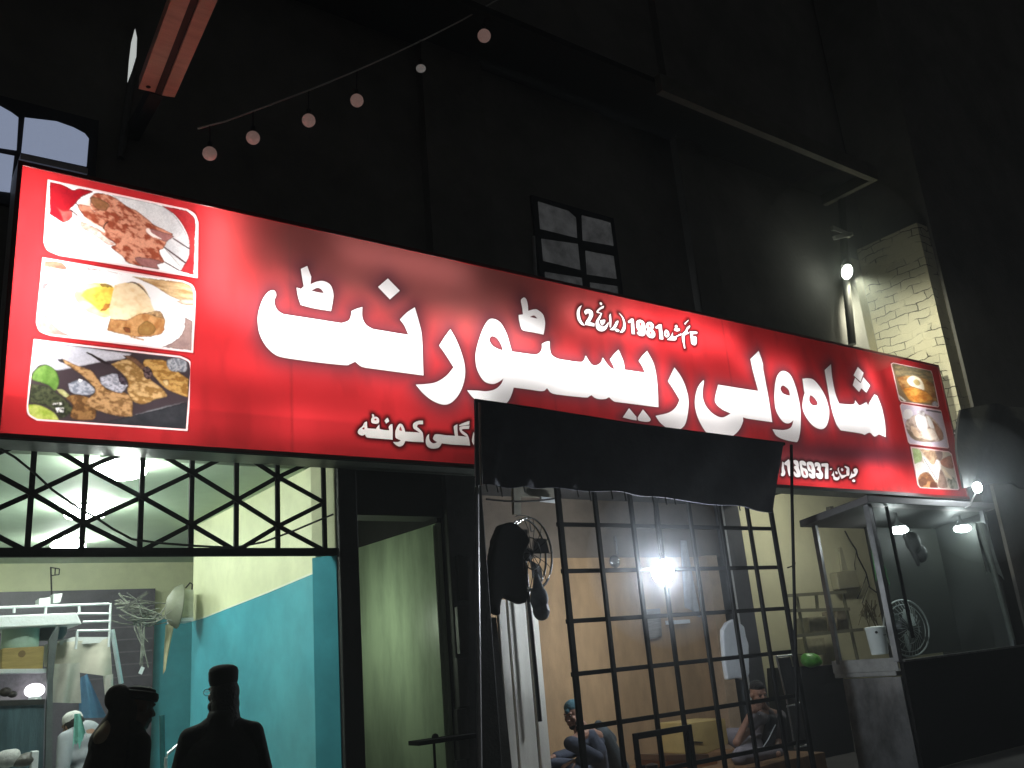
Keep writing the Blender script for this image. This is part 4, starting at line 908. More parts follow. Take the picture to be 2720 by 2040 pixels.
# pipes on the second pillar
dp = mat('grey_conduit', (.34, .34, .34), .45, .3)
cable('conduit_pipe', [P(1266, 1270, y=-.12), P(1268, 1500, y=-.12), P(1275, 2060, y=-.12)], .022, dp, 'grey conduit pipe running down the dark pillar', 'pipe')
w = MB()
for k in range(5): a = P(1229, 1535 + k * 138, y=-.09); w.box((a.x - .05, -.10, a.z - .2), (a.x + .05, -.055, a.z + .2))
tag(make('hinge_strip', w, mat('dark_hinge', (.05, .05, .048), .5)), 'dark metal strip of plates fixed to the pillar beside the conduit', 'metal strip')

# unseen lamp added behind the sign to brighten the yellow wall
yl = thing('ceiling_lamp', 'round lamp added unseen behind the sign to light the yellow wall', 'ceiling lamp', (12.6, 1.4, 4.2))
w = MB(); w.lathe((12.6, 1.4, 4.2), [(.14, .05), (.14, 0), (.12, -.04), (.01, -.05)]); make('lamp_glass', w, lamp_mat('yard_fill_glow', (1.0, 1.0, .90), 190), yl)
# ================================================================ KIOSK BEHIND THE GRILLE
gt = thing('barred_gate', 'black welded bar gate with a small hatch closing the middle bay', 'gate', (7.5, .05, .1))
YG = .05
vx = [P(*q, y=YG).x for q in ((1552, 2040), (1658, 2040), (1760, 2040), (1832, 2040), (1907, 1905), (1990, 1890), (2068, 1881), (2150, 1977))]
vx = [v for v in vx]
hz = [P(*q, y=YG + .03).z for q in ((1494, 1393), (1509, 1517), (1518, 1650), (1535, 1790), (1552, 1932))]
hz.append(hz[-1] - (hz[-2] - hz[-1]) * 1.02); hz.append(hz[-1] - .52)
for i, x in enumerate(vx):
    w = MB(); wd = .062 if i in (0, 7) else .046; w.box((x - wd / 2, YG - .022, .1), (x + wd / 2, YG + .014, 3.5)); make('upright_bar', w, iron, gt, bevel=.004)
for z in hz:
    w = MB(); w.box((vx[0] - .02, YG + .016, z - .022), (vx[-1] + .02, YG + .044, z + .022)); make('cross_bar', w, iron, gt, bevel=.004)
h0, h1 = P(1680, 1950, y=YG), P(1824, 1935, y=YG); ht = P(1690, 1946, y=YG).z
w = MB(); w.box((h0.x - .03, YG - .05, .1), (h0.x + .03, YG - .024, ht)); w.box((h1.x - .03, YG - .05, .1), (h1.x + .03, YG - .024, ht)); w.box((h0.x + .031, YG - .05, ht - .06), (h1.x - .031, YG - .024, ht)); make('hatch_frame', w, iron, gt, bevel=.004)
w = MB(); w.box((h0.x + .032, YG - .06, ht - .55), (h0.x + .075, YG - .03, ht - .30)); make('hatch_lock', w, iron, gt, bevel=.006)
# bulb hanging in the kiosk
kb = thing('hanging_bulb', 'bare glowing bulb hanging in the middle bay behind the gate', 'bulb', P(1760, 1519, y=-.07))
c = P(1760, 1519, y=-.07)
w = MB(); w.ball(c, (.115, .115, .125)); make('glass_bulb', w, lamp_mat('kiosk_bulb', (.86, .93, 1.0), 300), kb)
w = MB(); w.lathe(c + V(0, 0, .10), [(.022, 0), (.024, .05), (.012, .08)], 12); w.tube([c + V(0, 0, .17), P(1752, 1470, y=-.07), P(1741, 1380, y=-.07), P(1734, 1290, y=-.07)], .011, 6); make('socket_and_cord', w, blackw, kb)
# folded white door panels left of the gate
fd = thing('folding_door', 'three tall off white door panels folded beside the gate', 'door', (5.3, .2, .1))
ow = mat('offwhite_panel', (.76, .75, .68), .6, var=.15, scale=2, stretch=(2, 2, .4))
e_ = V(math.cos(R_(32)), math.sin(R_(32)), 0); n_ = V(e_.y, -e_.x, 0)
for a, b, ya, yb, tz in ((1345, 1367, .36, .41, 1592), (1373, 1421, .43, .55, 1590), (1428, 1453, .57, .64, 1588)):
    p = P(a, 1900, y=ya); q2 = P(b, 1900, y=yb); zt = P((a + b) / 2 - 24, tz, y=ya).z; e_ = V(q2.x - p.x, yb - ya, 0); n_ = V(e_.y, -e_.x, 0).normalized()
    o_ = V(p.x, ya, .1); w = MB(); w.prism([o_, o_ + e_, o_ + e_ - n_ * .03, o_ - n_ * .03], (0, 0, zt - .1)); make('door_panel', w, ow, fd, bevel=.008)
w = MB()
for a, yy in ((1370, .60), (1424.5, .72)): x = P(a, 1900, y=yy).x; w.box((x - .045, yy, .1), (x + .045, yy + .03, P(a - 22, 1600, y=yy).z))
make('hinge_post', w, iron, fd)
w = prism_px([(1287, 1640), (1318, 1640), (1362, 2060), (1290, 2060)], .20, .05); tag(make('grey_panel', w, mat('grey_brown_sheet', (.09, .085, .08), .8, var=.3)), 'grey brown sheet leaning behind the conduit', 'panel')
# coat hanging over a fan
coat = MB()
cp = [(1362, 1384), (1378, 1392), (1398, 1412), (1412, 1436), (1400, 1460), (1392, 1480), (1398, 1530), (1404, 1580), (1402, 1600), (1385, 1605), (1378, 1600), (1360, 1592), (1340, 1584), (1333, 1600), (1332, 1636), (1318, 1630), (1300, 1612), (1298, 1560), (1306, 1480), (1315, 1430), (1330, 1394)]
q = [P(a, b, y=.10) for a, b in cp]; coat.prism(q, (0, .10, 0))
cm = mat('black_wool', (.010, .010, .011), .95, var=.3, bump=.12, bscale=12)
ct = tag(make('black_coat', coat, cm, remesh=.02, smoothit=5), 'long black coat hanging above the white door panels', 'coat')
pf = thing('standing_fan', 'dark standing fan with a shiny ring guard behind the hanging coat', 'fan', P(1425, 1600, y=.24))
fcn = P(1412, 1470, y=.26)
def ring(mb, c, r, rr, ax=(0, 1, 0), n=32, sx=1.0):
    a = Vector(ax).normalized(); u = a.cross(Vector((0, 0, 1))).normalized(); v = a.cross(u)
    mb.tube([Vector(c) + (u * math.cos(t * 2 * math.pi / n) * sx + v * math.sin(t * 2 * math.pi / n)) * r for t in range(n + 1)], rr, 6); return mb
chrome = mat('worn_chrome', (.5, .51, .5), .25, .9, var=.3)
w = MB(); ring(w, fcn, .36, .012, sx=.72); ring(w, fcn + V(0, .10, 0), .36, .012, sx=.72); ring(w, fcn, .16, .007, sx=.72); make('guard_ring', w, chrome, pf)
w = MB()
for k in range(14):
    t = k * 2 * math.pi / 14; w.tube([fcn, fcn + V(math.cos(t) * .18, -.03, math.sin(t) * .25), fcn + V(math.cos(t) * .258, 0, math.sin(t) * .36)], .004, 5)
make('guard_wire', w, iron, pf)
w = MB()
for k in range(4):
    t = k * math.pi / 2 + .5; d = V(math.cos(t), 0, math.sin(t)); e = V(-math.sin(t), 0, math.cos(t))
    w.prism([fcn + V(0, .05, 0) + d * .05 - e * .02, fcn + V(0, .02, 0) + d * .22 - e * .11, fcn + V(0, .05, 0) + d * .29 + e * .02, fcn + V(0, .08, 0) + d * .18 + e * .09], (0, .006, 0))
make('blade', w, mat('black_plastic', (.02, .02, .022), .35), pf)
w = MB(); w.tube([fcn + V(0, .12, 0), fcn + V(0.02, .14, -.5), fcn + V(.03, .14, -1.6)], .022, 8); w.lathe(fcn + V(0, .04, 0), [(.02, 0), (.07, .02), (.08, .14), (.03, .2)], 16, (0, 1, 0)); make('motor_and_stem', w, MATS['black_plastic'], pf)
bg = MB(); c = P(1432, 1590, y=.14); bg.ball(c, (.11, .06, .13)); bg.ball(P(1438, 1622, y=.14), (.10, .06, .10)); bg.cap(P(1425, 1530, y=.16), c, .03, .08)
bgo = tag(make('plastic_bag', bg, mat('grey_translucent_plastic', (.30, .34, .38), .3, var=.4, scale=8, bump=.5, bscale=18), remesh=.014, smoothit=3), 'crumpled grey plastic bag hung below the coat', 'bag')
# shelf and pale frame above the coat
w = prism_px([(1364, 1292), (1476, 1297), (1479, 1322), (1384, 1318), (1384, 1368), (1366, 1366)], .45, .04); tag(make('pale_frame', w, mat('dirty_cream', (.26, .25, .20), .7, var=.3)), 'dirty pale board frame under the awning left end', 'frame')
w = MB(); w.bar(P(1436, 1326, y=.4), P(1482, 1331, y=.4), .05, .03); tag(make('white_batten', w, white_en), 'short white batten below the pale board frame', 'batten')
cable('sagging_wire', sagpts(P(1292, 1326, y=.2), P(1485, 1322, y=.2), .03), .010, blackw, 'thick black wire stretched above the hanging coat')
cable('loose_wire', [P(a, b, y=-.07) for a, b in ((1368, 1372), (1380, 1368), (1405, 1372), (1409, 1400), (1411, 1412), (1418, 1410))], .006, chrome, 'bent bright wire hook over the black coat', 'wire')
# things on the kiosk walls
sp_ = MB(); sp_.tube([P(1633, 1425, y=1.74), P(1640, 1475, y=1.74)], .018, 8); sp_.ball(P(1633, 1492, y=1.72), (.09, .03, .085)); tag(make('ladle', sp_, chrome), 'steel ladle hanging on the dark wall behind the gate', 'ladle')
cloth('hanging_rag', [(1808, 1435), (1824, 1436), (1858, 1640), (1822, 1612)], 1.65, mat('grey_rag', (.33, .34, .36), .9, var=.3), 'pale grey rag hanging behind the bulb', amp=.02, waves=1.5)
cloth('hanging_rag', [(1704, 1620), (1752, 1616), (1762, 1690), (1716, 1700)], 1.70, mat('dark_striped_rag', (.25, .24, .22), .9, var=.5, scale=12, stretch=(.3, 1, 5)), 'striped grey rag pinned under the bulb', amp=.02, waves=1)
w = prism_px([(1778, 1648), (1832, 1645), (1834, 1655), (1780, 1658)], 1.6, .08); tag(make('wall_shelf', w, white_en), 'narrow white wall shelf behind the gate', 'shelf')
sh = MB()
so = [(1934, 1652), (1950, 1644), (1962, 1650), (1978, 1664), (1983, 1690), (1990, 1712), (1992, 1790), (1982, 1806), (1964, 1802), (1934, 1806), (1928, 1770), (1922, 1700), (1922, 1672)]
sh.prism([P(a, b, y=.95) for a, b in so], (0, .07, 0))
sho = tag(make('white_shirt', sh, mat('white_cotton', (.62, .66, .70), .9, var=.15, scale=3, bump=.5, bscale=14), remesh=.012, smoothit=3), 'white shirt hanging on the slate post behind the gate', 'shirt')
w = MB(); w.tube([P(1936, 1540, y=1.0), P(1948, 1600, y=1.0), P(1952, 1646, y=1.0)], .012, 6); tag(make('hanger_cord', w, white_en), 'white cord holding the hanging shirt', 'cord')
# yellow cabinet with brown base, seen between the gate bars
cb = thing('low_cabinet', 'low yellow cabinet with a brown base behind the gate hatch', 'cabinet', P(1880, 2000, y=.9))
w = prism_px([(1830, 1920), (1926, 1908), (1936, 1975), (1880, 2002), (1836, 2004)], .85, .5); make('cabinet_body', w, mat('yellow_cabinet', (.48, .36, .14), .5, var=.12), cb, bevel=.01)
w = prism_px([(1768, 2006), (1882, 2004), (1884, 2018), (1768, 2022)], .70, .5); make('dark_edge', w, mat('dark_wood_edge', (.10, .05, .025), .5), cb)
w = prism_px([(1772, 2022), (1905, 2016), (1905, 2200), (1772, 2200)], .72, .5); make('wooden_base', w, mat('orange_wood', (.34, .14, .045), .5, var=.35, scale=3, stretch=(1, 1, 5)), cb)
w = MB(); w.bar(P(1833, 1970, y=.84), P(1866, 1972, y=.84), .012, .012); make('handle', w, iron, cb)
kt = thing('kettle', 'small steel kettle with a black lid by the gate hatch', 'kettle', P(1735, 2075, y=.3))
c = P(1738, 2090, y=.3); w = MB(); w.lathe(c, [(.05, 0), (.075, .02), (.07, .09), (.045, .14), (.04, .15)], 20); make('kettle_body', w, chrome, kt)
w = MB(); w.lathe(c + V(0, 0, .15), [(.058, 0), (.06, .02), (.062, .06), (.02, .075)], 20); make('lid', w, MATS['black_plastic'], kt)
# racks and cartons in the yard behind the gate's right end
rk = thing('wire_rack', 'metal rack with boxes against the yellow wall of the right bay', 'rack', P(2180, 1790, y=2.4))
for a, b in (((2085, 1583), (2245, 1572)), ((2100, 1622), (2255, 1618)), ((2110, 1690), (2290, 1672))): mb = MB(); mb.bar(P(*a, y=2.3), P(*b, y=2.3), .05, .05); make('rack_bar', mb, mat('olive_steel', (.16, .16, .11), .5, var=.3), rk)
for a, b in (((2115, 1580), (2145, 1740)), ((2238, 1572), (2280, 1760)), ((2168, 1580), (2172, 1622))): mb = MB(); mb.bar(P(*a, y=2.35), P(*b, y=2.35), .04, .04); make('rack_post', mb, MATS['olive_steel'], rk)
for pts, lab, c in (([(2148, 1640), (2196, 1636), (2200, 1686), (2152, 1690)], 'dusty olive carton on the rack next to the gate', (.22, .21, .14)), ([(2222, 1622), (2254, 1620), (2262, 1674), (2226, 1676)], 'brown grey carton on the rack by the cart post', (.19, .17, .12)), ([(2140, 1695), (2190, 1692), (2196, 1738), (2146, 1736)], 'pale sack on the lowest level of the rack', (.40, .38, .24))):
    w = prism_px(pts, 2.4, .3); tag(make('carton', w, mat('carton_%d' % pts[0][0], c, .8, var=.25), bevel=.015), lab, 'carton')
fb = thing('switch_box', 'grey square switch box on the yellow wall with a conduit above it', 'switch box', P(2255, 1565, y=2.9))
w = prism_px([(2221, 1520), (2274, 1513), (2286, 1560), (2230, 1566)], 2.84, .15); make('box_body', w, mat('grey_beige_box', (.30, .29, .20), .6, var=.15), fb, bevel=.02)
w = prism_px([(2229, 1454), (2236, 1454), (2252, 1514), (2238, 1516)], 2.95, .04); make('conduit', w, mat('beige_conduit', (.36, .35, .24), .6), fb)
for i, (pts, lab) in enumerate((([(2244, 1410), (2258, 1436), (2274, 1460), (2278, 1478), (2300, 1520), (2310, 1560), (2340, 1582)], 'black wire climbing the yellow wall beside the switch box'),
                    ([(2274, 1465), (2270, 1500), (2272, 1515)], 'short black wire dropping into the switch box'), ([(2302, 1528), (2290, 1562), (2277, 1590)], 'thin wire curling down below the switch box'), ([(2308, 1555), (2298, 1580), (2290, 1602)], 'thin wire hanging nearest the cart post'))):
    cable('wall_wire', [P(a, b, y=2.93) for a, b in pts], .014 if i == 0 else .008, blackw, lab, 'wire')
w = prism_px([(2205, 1345), (2214, 1344), (2215, 1360), (2206, 1361)], 2.9, .09); tag(make('wall_socket', w, mat('dark_socket', (.1, .1, .08), .6)), 'small dark socket high on the yellow wall', 'socket')
# crates, chair, green bag below the rack
w = prism_px([(2127, 1770), (2235, 1764), (2282, 2060), (2150, 2060)], 1.3, .6); tag(make('dark_cabinet', w, mat('black_cabinet', (.014, .014, .014), .5, var=.3), bevel=.01), 'black cabinet below the green bag', 'cabinet')
gb = MB(); c = P(2154, 1754, y=1.25); gb.ball(c, (.17, .12, .10)); gb.ball(c + V(.09, 0, -.03), (.12, .09, .06)); gb.ball(c + V(-.06, .02, .03), (.09, .08, .075))
tag(make('green_bag', gb, mat('green_plastic', (.10, .36, .05), .35, var=.35, scale=9, bump=.6, bscale=20), remesh=.014, smoothit=2), 'bright green plastic bag lying on the black cabinet', 'bag')
ch = thing('steel_chair', 'dark metal frame chair standing behind the right end of the gate', 'chair', P(2100, 1990, y=.5))
w = MB()
for a, b in (((2062, 1742), (2092, 1870)), ((2104, 1740), (2130, 1862)), ((2062, 1744), (2104, 1740)), ((2090, 1878), (2130, 1866)), ((2092, 1872), (2112, 1990)), ((2130, 1866), (2150, 1978)), ((2110, 1988), (2152, 1978))): w.tube([P(*a, y=.45), P(*b, y=.45)], .012, 8)
make('frame', w, chrome, ch)
w = prism_px([(2066, 1748), (2100, 1744), (2124, 1850), (2094, 1856)], .47, .04); make('backrest', w, mat('dark_rexine', (.03, .03, .032), .4, var=.4), ch, bevel=.01)

# ================================================================ FOOD CART
YF = -.6
fc = thing('food_cart', 'steel food cart with glass sides, canopy and two lamps at the right end', 'food cart', (11.7, -.2, 0))
XL = 10.317; XR = 13.16; YBK = .25; ZC = 1.235
cs = mat('cart_steel', (.24, .25, .255), .42, .75, var=.6, scale=3.2, stretch=(1, 1, .6), bump=.1, bscale=6)
zt0 = 3.16; zt1 = 3.02
w = MB(); xl = XL + .02
w.hexa([(XL - .12, YF - .1, zt0 - .03), (XR + .2, YF - .1, zt0 - .03), (XR + .2, YBK + .1, zt1 - .03), (XL - .12, YBK + .1, zt1 - .03), (XL - .12, YF - .1, zt0 + .06), (XR + .2, YF - .1, zt0 + .06), (XR + .2, YBK + .1, zt1 + .06), (XL - .12, YBK + .1, zt1 + .06)])
make('canopy', w, mat('grey_sheet_metal', (.11, .11, .11), .5, .3, var=.25, scale=2), fc, bevel=.008)
for x, y, wd in ((XL, YF, .075), (XL, .21, .06), (XR, YF, .06), (XR, .21, .05)):
    w = MB(); w.box((x - wd / 2, y - wd / 2, ZC), (x + wd / 2, y + wd / 2, (zt0 if y < 0 else zt1) - .03)); make('post', w, cs, fc, bevel=.005)
w = MB(); w.box((XL + .05, YF - .02, ZC + .02), (XL + .075, YF + .0, zt0 - .05)); w.box((XL + .38, YF - .02, ZC + .25), (XL + .43, YF + .0, zt0 - .05)); make('glazing_bar', w, iron, fc)
w = MB(); w.box((XL - .02, YF + .04, ZC - .16), (XL + .5, .3, ZC - .10)); make('tray', w, dsteel, fc, bevel=.01)
w = MB(); w.box((XL - .03, YF - .005, ZC - .10), (XL - .01, .3, ZC + .05)); make('counter_edge', w, dsteel, fc)
w = MB(); w.box((XL - .01, YF + .0, .02), (XL + .03, .20, ZC - .17)); make('side_panel', w, cs, fc, bevel=.006)
w = MB(); w.box((XL + .035, YF - .04, .02), (XR + 1.2, YF + .01, ZC - .01)); make('front_panel', w, mat('black_enamel', (.005, .005, .005), .6, spec=.12), fc)
w = MB(); w.box((XL + .035, YF - .07, ZC - .009), (XR + 1.2, YF + .03, ZC + .012)); make('front_ledge', w, mat('ledge_steel', (.2, .2, .2), .3, .6, var=.6, scale=12), fc)
w = MB(); w.box((XL + .09, YF + .01, ZC + .02), (XR - .04, YF + .02, zt0 - .06)); make('front_glass', w, glass_mat('cart_glass', rough=.12, mixf=.9), fc)
w = MB(); w.box((XL + 1.10, .16, ZC + .0), (XR + .1, .2, zt1 - .04)); make('back_panel', w, mat('olive_grey_sheet', (.030, .033, .028), .5, var=.25, scale=1.5), fc)
w = MB(); w.box((XR + .04, YF + .05, .02), (XR + .07, .3, zt1 - .04)); make('end_panel', w, MATS['olive_grey_sheet'], fc)
for i, (q1, q2) in enumerate((((2388, 1408), (2384, 1370)), ((2556, 1404), (2548, 1385)))):
    c = P(q1[0], q1[1], y=-.35)
    w = MB(); w.ball(c, (.14, .11, .055)); make('lamp', w, lamp_mat('cart_lamp', (.95, 1.0, .97), 55), fc)
    w = MB(); w.lathe(c + V(0, 0, .02), [(.10, .02), (.05, .06), (.02, .10), (.015, .30)], 20); make('lamp_cap', w, dsteel, fc)
# things on and behind the cart
bk = thing('white_bucket', 'white plastic bucket standing on the cart tray', 'bucket', P(2338, 1738, y=-.1))
c = P(2338, 1738, y=-.1); w = MB(); w.lathe(c, [(.10, 0), (.105, .02), (.125, .30), (.13, .31), (.128, .335), (.05, .345)], 26); make('bucket_body', w, mat('white_plastic', (.62, .68, .66), .4, var=.06), bk)
w = MB(); w.ball(c + V(-.10, -.07, .27), (.018, .018, .016)); w.ball(c + V(.06, -.12, .28), (.018, .018, .016)); w.bar(c + V(-.035, -.122, .23), c + V(.01, -.124, .23), .008, .008); make('handle_lug', w, blackw, bk)
f2 = thing('table_fan', 'grey table fan with a round guard behind the cart glass', 'fan', P(2405, 1740, y=-.1))
c = P(2408, 1668, y=-.15)
w = MB(); ring(w, c, .36, .012, ax=(-.3, -.95, 0)); ring(w, c, .30, .006, ax=(-.3, -.95, 0)); ring(w, c, .2, .005, ax=(-.3, -.95, 0))
for k in range(28): t = k * 2 * math.pi / 28; w.tube([c + V(math.cos(t) * .06, -.05, math.sin(t) * .06), c + V(math.cos(t) * .22, -.05, math.sin(t) * .22), c + V(math.cos(t) * .345, -.0, math.sin(t) * .36)], .0035, 5)
make('guard', w, mat('fan_grey_wire', (.50, .53, .50), .4, .4), f2)
w = MB()
for k in range(3):
    t = k * 2 * math.pi / 3 + .7; d = V(math.cos(t), 0, math.sin(t)); e = V(-math.sin(t), 0, math.cos(t))
    w.prism([c + V(0, .04, 0) + d * .05 - e * .03, c + V(0, .0, 0) + d * .2 - e * .14, c + V(0, .03, 0) + d * .31 - e * .04, c + V(0, .07, 0) + d * .27 + e * .1, c + V(0, .06, 0) + d * .1 + e * .06], (0, .006, 0))
make('blade', w, mat('pale_blade', (.38, .42, .40), .4), f2)
w = MB(); w.lathe(c + V(-.05, .0, .03), [(.03, -.05), (.10, .0), (.11, .14), (.06, .2)], 18, (-.2, .95, 0)); w.tube([c + V(0, .12, 0), c + V(0, .12, -.38)], .03, 8); w.lathe(c + V(0, .10, -.42), [(.14, 0), (.14, .02), (.03, .05)], 18); make('motor_and_base', w, mat('dark_fan_plastic', (.05, .05, .052), .4), f2)
gs = MB(); random.seed(5)
for k in range(16):
    p = P(2325 + random.uniform(-10, 14), 1452 + random.uniform(-12, 20), y=.05); gs.tube([p, p + V(random.uniform(-.03, .05), 0, -.12), p + V(random.uniform(-.04, .08), random.uniform(-.03, .03), -.34 - random.uniform(0, .14))], .014, 6, .006)
tag(make('mint_bunch', gs, mat('green_bunch', (.05, .20, .06), .6, var=.5, scale=12)), 'green bunch hanging from the cart canopy post', 'greens')
db = MB()
for k in range(24):
    p = P(2300 + random.uniform(-15, 35), 1622 + random.uniform(-10, 20), y=.5); db.tube([p, p + V(random.uniform(-.1, .1), random.uniform(-.05, .05), random.uniform(.03, .12)), p + V(random.uniform(-.16, .16), 0, random.uniform(-.25, .0))], .010, 5, .004)
tag(make('straw_bundle', db, mat('straw', (.26, .22, .12), .8, var=.5, scale=12)), 'straw bundle hanging behind the white bucket', 'straw')
sb = MB(); sb.ball(P(2425, 1440, y=-.1), (.12, .10, .15)); sb.ball(P(2445, 1470, y=-.1), (.10, .09, .13)); sb.cap(P(2405, 1420, y=-.1), P(2440, 1500, y=-.1), .05, .03)
tag(make('dark_bag', sb, mat('dark_bag', (.035, .035, .035), .5, var=.5, bump=.6, bscale=18), remesh=.016, smoothit=3), 'dark bag hanging under the cart canopy beside the left lamp', 'bag')
w = MB(); w.tube([P(2598, 1390, y=-.7), P(2640, 1520, y=-.7), P(2690, 1700, y=-.72)], .035, 8); tag(make('awning_pole', w, mat('grey_green_pole', (.15, .17, .15), .6, var=.4)), 'leaning grey pole at the right end of the cart', 'pole')
cloth('side_curtain', [(2590, 1385), (2622, 1392), (2660, 1540), (2628, 1525)], -.66, mat('grey_curtain', (.10, .115, .105), .9, var=.4), 'grey cloth tied along the leaning pole', 'curtain', amp=.04, waves=1.5, ragged=.05)

# ================================================================ AWNING ROLLED DOWN IN FRONT OF THE SIGN
YA = -.62
top = [(1262, 1062), (1420, 1084), (1690, 1127), (1890, 1152), (2082, 1176)]; bot = [(1270, 1288), (1400, 1291), (1560, 1302), (1800, 1330), (2064, 1358)]
def lerp_px(pts, u):
    t = u * (len(pts) - 1); i = min(int(t), len(pts) - 2); f_ = t - i
    return (pts[i][0] * (1 - f_) + pts[i + 1][0] * f_, pts[i][1] * (1 - f_) + pts[i + 1][1] * f_)
def awn(u, v):
    a, b = lerp_px(top, u), lerp_px(bot, u)
    p = P(a[0] * (1 - v) + b[0] * v, a[1] * (1 - v) + b[1] * v, y=YA)
    return p + V(0, .035 * math.sin(u * 38 + v * 2) * (.2 + .8 * v) + .05 * math.sin(u * 7.0) * v, .006 * v * math.sin(u * 23) + .004 * v * math.sin(u * 57) + .006 * math.sin(u * 25) * (1 - v))
aw = thing('canvas_awning', 'dark navy canvas awning hanging in front of the lower sign edge', 'awning', P(1680, 1310, y=YA))
w = MB(); w.grid(awn, 120, 24, (0, .02, 0)); make('canvas', w, mat('navy_canvas', (.085, .088, .115), .85, var=.3, scale=2.5, bump=.3, bscale=25), aw)
w = MB(); w.tube([P(a, b + 3, y=YA + .03) for a, b in top], .022, 8); make('top_rod', w, iron, aw)
w = MB(); w.tube([P(1274, 1070, y=YA - .04), P(1276, 1200, y=YA - .04), P(1279, 1290, y=YA - .04)], .012, 6); make('edge_strap', w, mat('grey_strap', (.12, .12, .12), .6), aw)
random.seed(9); w = MB()
for k in range(14):
    u = random.random(); p = awn(u, 1.0); w.tube([p, p + V(.01, 0, random.uniform(-.05, -.10))], .007, 5)
make('fringe_thread', w, blackw, aw)
w = MB(); w.tube([P(2102, 1182, y=-.66), P(2104, 1330, y=-.66), P(2108, 1500, y=-.66), P(2114, 1750, y=-.64), P(2122, 2080, y=-.6)], .018); make('hanging_cord', w, iron, aw)
w = MB(); w.tube([P(2092, 1508, y=-.66), P(2110, 1502, y=-.66), P(2112, 1494, y=-.66)], .008, 6); tag(make('cord_hook', w, iron), 'small hook knotted on the long dark cord', 'hook')

# ================================================================ UP ABOVE: STRING LIGHTS, BEAMS, LAMPS
wp = [(525, 341), (600, 322), (700, 285), (820, 240), (930, 195), (1040, 146), (1140, 98), (1230, 52), (1320, 0), (1420, -62)]
cable('string_wire', [P(a, b, y=-.7) for a, b in wp], .0075, mat('grey_green_wire', (.6, .6, .55), .5), 'thin sagging wire of the string lights above the sign', 'wire')
frost = mat('frosted_bulb_glass', (.50, .40, .36), .35, var=.1, emis=(.95, .58, .50), emis_s=.11)
dimg = mat('dusty_bulb_glass', (.42, .40, .38), .3, var=.2, emis=(.8, .75, .7), emis_s=.12)
for i, (a, b, r) in enumerate(((557, 408, .056), (672, 366, .056), (820, 320, .058), (948, 267, .060), (1118, 182, .048), (1286, 95, .070))):
    k = next(j for j in range(len(wp) - 1) if wp[j + 1][0] >= a); f_ = (a - wp[k][0]) / (wp[k + 1][0] - wp[k][0]); wy = wp[k][1] + f_ * (wp[k + 1][1] - wp[k][1])
    c = P(a, b, y=-.7); t = P(a, wy, y=-.7)
    lab = ['leftmost and lowest round bulb of the string lights', 'second round bulb from the left on the string', 'third round bulb from the left on the string', 'fourth round bulb from the left, just left of the small grey bulb', 'small dim grey bulb of the string, different from the pink round ones', 'rightmost and highest round bulb of the string lights'][i]
    B = thing('string_bulb', lab, 'bulb', c, 'bulbs of the string lights')
    w = MB(); w.ball(c, r if i != 4 else (r, r, r * .72)); make('glass_globe', w, frost if i != 4 else dimg, B)
    w = MB(); w.lathe(c + V(0, 0, r * .85), [(.02, 0), (.022, .05), (.008, .07)], 10); w.tube([c + V(0, 0, r + .05), t], .005, 5); make('socket', w, blackw, B)
bz = P(390, 240, y=-.75).z
rw = mat('pink_brown_timber', (.60, .36, .26), .6, var=.18, scale=4, stretch=(.6, 4, 1), bump=.1)
bmh = thing('timber_beam', 'pair of brown timber flanges with a dark groove jutting out over the street', 'beam', (P(415, 245, y=-.75).x, -.75, bz))
def flat_px(pts, z, th): return MB().prism([P(a, b, z=z) for a, b in pts], (0, 0, th))
make('flange', flat_px([(368, 236), (411, 246), (507, -4), (455, -4)], bz, .10), rw, bmh)
make('flange', flat_px([(430, 254), (464, 259), (580, -4), (532, -4)], bz, .10), rw, bmh)
make('groove', flat_px([(411, 247), (430, 254), (532, -4), (507, -4)], bz + .02, .08), mat('groove_brown', (.06, .03, .025), .8), bmh)
w = MB(); w.ball(P(394, 231, z=bz - .002), (.018, .018, .006)); make('bolt', w, iron, bmh)
w = MB(); e0 = P(417, 240, z=bz + .06); w.box((e0.x - .05, e0.y, bz + .02), (e0.x + .05, .018, bz + .14)); make('support_arm', w, mat('dark_arm', (.02, .018, .016), .8), bmh)
# continue the beam back out over the viewer's head so it does not stop in mid air
for pts in ([(455, -4), (507, -4), (600, -240), (540, -240)], [(532, -4), (580, -4), (680, -240), (630, -240)]): make('flange', flat_px(pts, bz, .10), rw, bmh)
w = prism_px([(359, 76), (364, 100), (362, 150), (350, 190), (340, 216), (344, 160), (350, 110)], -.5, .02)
tag(make('pennant', w, mat('glowing_pennant', (.7, .72, .7), .6, var=.1, emis=(.9, .95, .92), emis_s=.50)), 'thin white sliver of plastic with added glow hanging beside the timber beam', 'pennant')  # glow put into the material so the sliver shows white
w = MB(); w.tube([P(352, 185, y=-.03), P(320, 420, y=-.03)], .03, 8); tag(make('wall_pipe', w, mat('dark_grey_pipe', (.09, .09, .085), .7)), 'faint dark pipe on the wall under the white pennant', 'pipe')

